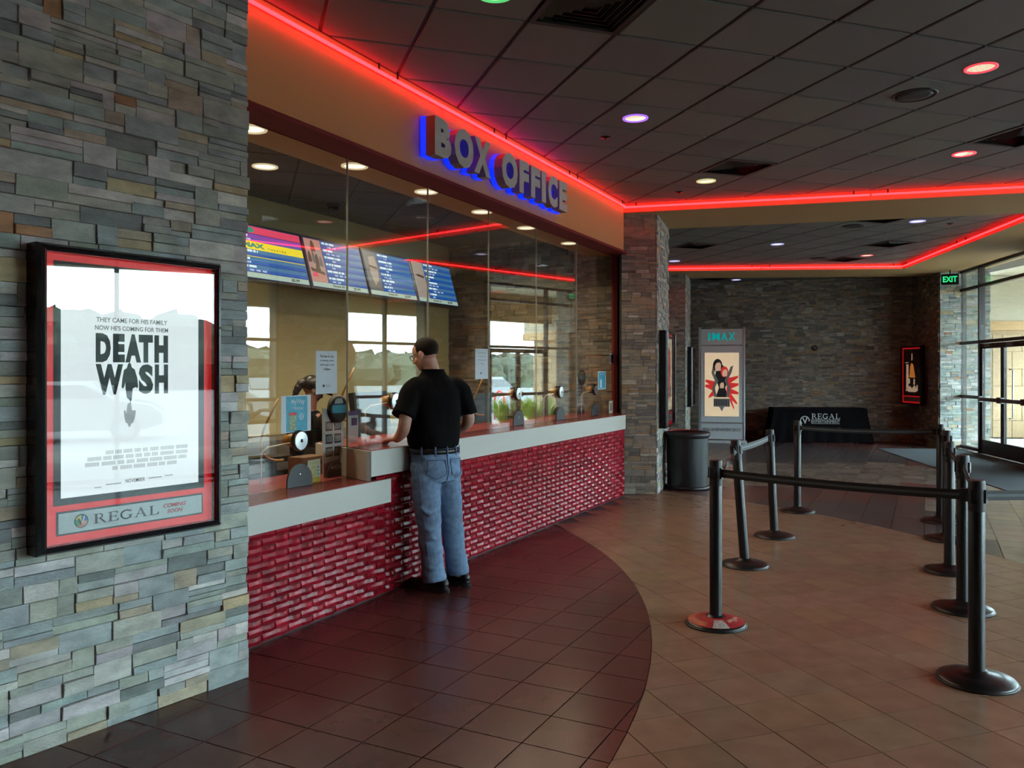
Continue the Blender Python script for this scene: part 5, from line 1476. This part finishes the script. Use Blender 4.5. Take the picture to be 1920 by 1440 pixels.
for k in range(30):
    z = .95 - k * .028
    p = onto(-.665 + .0028 * k - ld.x * -.5, 6.0 + ld.y * .5 - .0, z, -ld)
    q = onto(-.69 + .0034 * k, 5.4, z, (0, 1, 0))
    if q: P.append(q)
if len(P) > 5: MB().tube(P, .003, 6).build('seam', 'denimdark', jn)
# shoes
for hx, hy_, yaw in ((-.50, 5.955, rad(66)), (-.352, 6.125, rad(60))):
    mb = MB(); M = T(hx, hy_, 0) @ Matrix.Rotation(yaw, 4, 'Z'); 
    def q(x, y, z): return (M @ Vector((x, y, z))) - O_
    prof = [(.0, .040, .10), (.05, .043, .105), (.12, .042, .085), (.19, .050, .062), (.26, .048, .050), (.30, .034, .036)]
    for (y0, w0, h0), (y1, w1, h1) in zip(prof, prof[1:]):
        limb(mb, [q(0, y0 + .0, h0 * .45 + .012), q(0, y1, h1 * .45 + .012)], [w0, w1], 3, 14, .9)
        limb(mb, [q(0, y0, h0 * .8), q(0, y1, h1 * .7)], [w0 * .75, w1 * .75], 3, 12)
    for z_ in (.012,): mb.loft([(q(0, .14, .002), .047, .185, yaw), (q(0, .14, .024), .048, .187, yaw)], 28, p=2.6)
    sho = remesh(mb, 'shoe', 'leather', PB, .007, 4)
    for v in sho.data.vertices:
        if v.co.z < .001: v.co.z = .001
    MB().loft([(q(0, .14, .0), .050, .188, yaw), (q(0, .14, .018), .050, .188, yaw)], 28, p=2.6).build('sole', 'rubber', sho)
# hair, ears stay bare; glasses
mb = MB()
R3 = HM.to_3x3().to_4x4()
mb.ball(HM @ Vector((0, -.018, .044)), (.0835, .1025, .0905), 32, 24, M=R3)
ob = mb.build('hair', 'hair', PB, smooth=True)
bm = bmesh.new(); bm.from_mesh(ob.data)
HI = HM.inverted(); dele = []
for v in bm.verts:
    p = HI @ v.co
    front = p.y > .035 + max(0, (.03 - p.z)) * -.9
    low = p.z < -.052 - .25 * min(0, p.y + .05)
    if front or low or (p.y > -.002 and p.z < .018): dele.append(v)
bmesh.ops.delete(bm, geom=dele, context='VERTS'); bm.to_mesh(ob.data); bm.free()
sd = ob.modifiers.new('thick', 'SOLIDIFY'); sd.thickness = .012; sd.offset = -1
gl = MB()
def hp(x, y, z): return HM @ Vector((x, y, z))
for sx in (-1, 1):
    gl.tube([hp(sx * .034 + .024 * math.cos(a), .104 - .006 * abs(math.cos(a)), .002 + .018 * math.sin(a)) for a in [k * math.pi / 10 for k in range(21)]], .0026, 6, caps=False)
    gl.tube([hp(sx * .060, .100, .008), hp(sx * .078, .070, .010), hp(sx * .085, -.005, .012), hp(sx * .086, -.022, -.004)], .0028, 6)
gl.tube([hp(-.011, .106, .006), hp(0, .110, .009), hp(.011, .106, .006)], .0024, 6)
gl.build('glasses', 'blackplastic', PB, smooth=True)

# clerk behind the glass
ku, km = 5.74, 4.95
ko = FB @ Vector((ku, km, 0)); ko.z = 0
K = thing('person', 'booth clerk with a black cap and ponytail bent over behind the notice', 'person', T(*ko) @ RZ(-18))
mb = MB()
KM = head_mesh(mb, (0, 0, 1.44), rad(-40), rad(-22), .98)
limb(mb, [(0, -.05, 1.2), (0, -.03, 1.32), (0, -.01, 1.40)], [.06, .055, .052])
limb(mb, [(-.17, -.05, 1.16), (-.22, .05, .98), (-.10, .22, .88)], [.05, .045, .032]); hand(mb, (-.10, .22, .88), (.7, .7, -.1), (0, 0, 1), .92, True, .6)
limb(mb, [(.17, -.05, 1.16), (.23, .06, .98), (.12, .24, .88)], [.05, .045, .032]); hand(mb, (.12, .24, .88), (-.4, .9, -.1), (0, 0, 1), .92, False, .6)
limb(mb, [(-.17, -.05, 1.17), (0, -.06, 1.19), (.17, -.05, 1.17)], [.05, .07, .05]); limb(mb, [(0, -.06, .6), (0, -.06, 1.19)], [.12, .09])
remesh(mb, 'body', 'skindark', K, .009, 4)
mb = MB(); mb.loft([((0, -.06, .50), .18, .13, 0), ((0, -.06, .80), .18, .13, 0), ((0, -.06, 1.05), .19, .12, 0), ((0, -.055, 1.18), .17, .10, 0), ((0, -.045, 1.26), .08, .07, 0)], 28)
limb(mb, [(-.16, -.05, 1.17), (-.215, .03, 1.02)], [.075, .07]); limb(mb, [(.16, -.05, 1.17), (.225, .04, 1.02)], [.075, .07])
remesh(mb, 'shirt', 'shirt', K, .012, 5)
mb = MB(); K3 = KM.to_3x3().to_4x4()
mb.ball(KM @ Vector((0, -.015, .050)), (.088, .106, .088), 24, 16, M=K3)
for a, b, c, r_ in ((0, -.105, .03, .036), (0, -.125, .01, .036), (.0, -.135, -.03, .034), (.0, -.137, -.07, .03), (0, -.135, -.11, .024), (0, -.13, -.14, .016)): mb.ball(KM @ Vector((a, b, c)), (r_, r_, r_ * 1.2), 12, 8)
hr = remesh(mb, 'hair', 'leather', K, .008, 3)
mb = MB(); mb.lathe([(.0, .112), (.05, .105), (.085, .075), (.098, .03), (.098, .02)], 24, M=KM)
mb.add([KM @ Vector(p) for p in ((-.07, .07, .03), (.07, .07, .03), (.06, .17, .022), (0, .19, .020), (-.06, .17, .022), (-.07, .07, .038), (.07, .07, .038), (.06, .17, .030), (0, .19, .028), (-.06, .17, .030))], [(0, 4, 3, 2, 1), (5, 6, 7, 8, 9), (0, 1, 6, 5), (1, 2, 7, 6), (2, 3, 8, 7), (3, 4, 9, 8), (4, 0, 5, 9)])
mb.build('cap', 'shirt', K, smooth=True)
t = thing('stool', 'dark stool under the booth clerk', 'stool', T(ko.x, ko.y, 0))
MB().lathe([(0, .46), (.18, .47), (.19, .50), (.17, .52), (0, .525)], 24).build('seat', 'leather', t, T(0, -.05, 0), smooth=True)
for k in range(4): MB().tube([(.05 * math.cos(k * 1.57), .05 * math.sin(k * 1.57) - .05, .46), (.2 * math.cos(k * 1.57), .2 * math.sin(k * 1.57) - .05, .0)], .012, 8).build('leg', 'black', t)

# ------------------------------------------------------------------ outdoors, seen through the doors and mirrored in the glass
Mo = Mr
tag(MB().box(-60, 45, -120, -6.0, -.20, -.06).build('ground', 'asphalt', None, Mo), 'asphalt car park outside the glass front', 'ground', kind='structure')
tag(MB().box(-60, 45, -6.0, -.12, -.20, -.02).build('pavement', 'concrete', None, Mo), 'pale concrete walk along the glass front', 'pavement', kind='structure')
tag(MB().box(-30, 8, -3.6, -.33, 3.95, 4.35).build('canopy', 'canopypaint' if 'canopypaint' in MT else 'tan', None, Mo), 'cream canopy over the entrance walk', 'canopy', kind='structure')
tag(MB().box(-30, -11.5, -3.9, -3.6, 3.52, 4.6).box(-11.5, 8, -3.9, -3.6, 3.12, 4.6).build('canopy_fascia', 'tan', None, Mo), 'tan fascia along the outer edge of the canopy', 'canopy', kind='structure')
bw = tag(MB().box(-.0, 2.6, -.0, 1.2, 0, 2.62).build('wall_block', 'block', None, T(11.75, 19.9, 0) @ RZ(-8)), 'tan masonry block wall beyond the glass doors', 'wall', kind='structure')
for z in range(6):
    for x in range(6):
        o_ = .22 * (z % 2)
        a, b = max(0, x * .44 - o_), min(2.6, (x + 1) * .44 - o_)
        if b - a > .05: MB().box(a + .006, b - .006, -.03, .0, z * .42 + .006, z * .42 + .414).build('block', 'block', bw)
tag(MB().box(-.2, 3, -.12, 1.4, 2.62, 2.84).build('wall_cap', 'tan', None, T(11.75, 19.9, 0) @ RZ(-8)), 'tan cap course on the masonry block wall', 'wall', kind='structure')

tag(MB().box(-.2, 3, -.06, 1.4, 2.84, 3.94).build('wall_stucco', 'canopypaint', None, T(11.75, 19.9, 0) @ RZ(-8)), 'cream stucco above the masonry block wall outdoors', 'wall', kind='structure')

def car(label, s_, out, rot, col):
    p = sxy(s_, out)
    t = thing('car', label, 'car', T(p[0], p[1], -.06) @ RZ(rot), 'parked cars')
    m = mat('car paint ' + label[:12], col, .25, metal=.3, coat=.8)
    prof = [(-2.15, .45), (-2.2, .75), (-2.0, .92), (-1.45, 1.0), (-.85, 1.42), (.55, 1.45), (1.15, 1.02), (1.9, .90), (2.15, .72), (2.2, .42), (1.8, .28), (-1.8, .28)]
    vs = []
    for y, k in ((-.86, .94), (-.80, 1.0), (.80, 1.0), (.86, .94)):
        for x, z in prof: vs.append((x * (1 if k == 1 else .985), y * (1 - max(0, z - .95) * .32), .28 + (z - .28) * k))
    n = len(prof); fs = [tuple(range(n)), tuple(range(3 * n, 4 * n))[::-1]]
    for q in range(3):
        for k in range(n): fs.append((q * n + k, (q + 1) * n + k, (q + 1) * n + (k + 1) % n, q * n + (k + 1) % n))
    MB().add(vs, fs).build('body', m, t, auto=35)
    for sy in (-1, 1): MB().plate([(-1.25, 1.02), (-.80, 1.34), (.48, 1.36), (.98, 1.04)], sy * .80 - .03, sy * .80 + .03).build('side_window', 'carglass', t)
    MB().add([(1.10, -.62, 1.06), (1.10, .62, 1.06), (.60, .55, 1.43), (.60, -.55, 1.43), (1.13, -.62, 1.07), (1.13, .62, 1.07), (.63, .55, 1.44), (.63, -.55, 1.44)], [(4, 5, 6, 7), (0, 3, 2, 1), (0, 1, 5, 4), (2, 3, 7, 6)]).build('windscreen', 'carglass', t)
    MB().add([(-1.42, -.62, 1.04), (-1.42, .62, 1.04), (-.90, .55, 1.41), (-.90, -.55, 1.41), (-1.45, -.62, 1.05), (-1.45, .62, 1.05), (-.93, .55, 1.42), (-.93, -.55, 1.42)], [(7, 6, 5, 4), (1, 2, 3, 0), (4, 5, 1, 0), (6, 7, 3, 2)]).build('rear_window', 'carglass', t)
    for x in (-1.35, 1.35):
        for y in (-.82, .82):
            w_ = MB().lathe([(.0, -.11), (.31, -.11), (.33, -.06), (.33, .06), (.31, .11), (0, .11)], 24, M=RX(90)).build('wheel', 'rubber', t, T(x, y, .33)); MB().lathe([(0, -.118), (.2, -.118), (.2, .118), (0, .118)], 16, M=RX(90)).build('hub_cap', 'steel', w_)
car('white car mirrored in the middle of the near poster', -15.6, 9.5, 86, (.75, .76, .78))
car('silver car mirrored at the edge of the ticket glass', -6.6, 13.5, 168, (.45, .47, .50))
car('pale grey car mirrored behind the customer', -1.6, 14.0, 171, (.60, .61, .63))
car('white van like car mirrored beside the customer', 1.1, 14.5, 173, (.78, .78, .76))
car('dark grey car mirrored in the door glass', 7.5, 11.5, 70, (.10, .11, .12))
car('red car at the edge of the near poster reflection', -21.5, 9.0, 88, (.45, .02, .03))
for k, (s_, o) in enumerate(((1.6, 6.0), (2.6, 6.2), (3.6, 6.4))):
    p = sxy(s_, o)
    tag(MB().tube([(-.4, 0, 0), (-.4, 0, .6)] + [(-.4 * math.cos(rad(a)), 0, .6 + .4 * math.sin(rad(a))) for a in range(15, 166, 15)] + [(.4, 0, .6), (.4, 0, 0)], .035, 10).build('bike_rack', 'red', None, T(p[0], p[1], -.06) @ RZ(10), smooth=True),
        ('red hoop bike rack nearest the doors', 'middle red hoop bike rack', 'red hoop bike rack furthest from the doors')[k], 'bike rack', 'red bike racks')
for k, (s_, o, n) in enumerate(((.9, 3.2, 260), (2.35, 3.4, 260), (-1.0, 4.6, 260))):
    p = sxy(s_, o); mb = MB(); rq = random.Random(k)
    for q in range(n):
        a = rq.uniform(0, 6.283); r0 = rq.uniform(0, .22); r1 = r0 + rq.uniform(.1, .45); h_ = rq.uniform(.45, .95); w_ = .008
        c, s2 = math.cos(a), math.sin(a)
        mb.add([(r0 * c - w_ * s2, r0 * s2 + w_ * c, 0), (r0 * c + w_ * s2, r0 * s2 - w_ * c, 0), ((r0 + r1) / 2 * c, (r0 + r1) / 2 * s2, h_ * .7), (r1 * c, r1 * s2, h_)], [(0, 1, 2), (1, 3, 2), (0, 2, 3)])
    o = mb.build('grass_clump', 'grass', None, T(p[0], p[1], -.06)); tag(o, ('yellow green grass clump by the door sidelight', 'yellow green grass clump by the bike racks', 'yellow green grass clump in front of the doors')[k], 'grass', 'ornamental grasses')
for k, (s_, o) in enumerate(((-7.6, 30), (-1, 44), (16, 36))):
    p = sxy(s_, o); t = thing('lamp_post', ('car park lamp post mirrored near the stone wall', 'distant car park lamp post', 'car park lamp post beyond the doors')[k], 'lamp post', T(p[0], p[1], -.06) @ RZ(81), 'car park lamp posts')
    MB().tube([(0, 0, 0), (0, 0, 7.0)], [.09, .06], 10).build('pole', 'alu', t); MB().box(-.9, .9, -.12, .12, 7.0, 7.1).build('lamp_head', 'alu', t); MB().lathe([(.22, 0), (.22, .5), (0, .52)], 12).build('footing', 'concrete', t)
mb = MB(); rq = random.Random(9)
for k in range(640):
    s_ = rq.uniform(-60, 75); o_ = rq.uniform(68, 76); r = rq.uniform(2.0, 3.0)
    tall = 5.6 - .09 * (s_ + 15) if s_ < 10 else 2.2
    hgt = rq.uniform(0., 1.) ** .5 * tall + rq.uniform(-.3, .3)
    p = sxy(s_, o_); c = rq.uniform(.6, 1.2)
    vs = []; seg, rings = 7, 5
    for i in range(rings + 1):
        ph = math.pi * i / rings
        for q in range(seg):
            th = 2 * math.pi * q / seg; e = rq.uniform(.8, 1.15)
            vs.append((p[0] + r * e * math.sin(ph) * math.cos(th), p[1] + r * e * math.sin(ph) * math.sin(th), hgt + r * e * .75 * math.cos(ph)))
    mb.add(vs, [(i * seg + q, (i + 1) * seg + q, (i + 1) * seg + (q + 1) % seg, i * seg + (q + 1) % seg) for i in range(rings) for q in range(seg)], 0, (.022 * c, .034 * c, .016 * c))
tag(mb.build('treeline', 'leaf', None, None, False, True), 'low green treeline far beyond the car park', 'trees', kind='stuff')

bpy.data.scenes.remove(WORK)
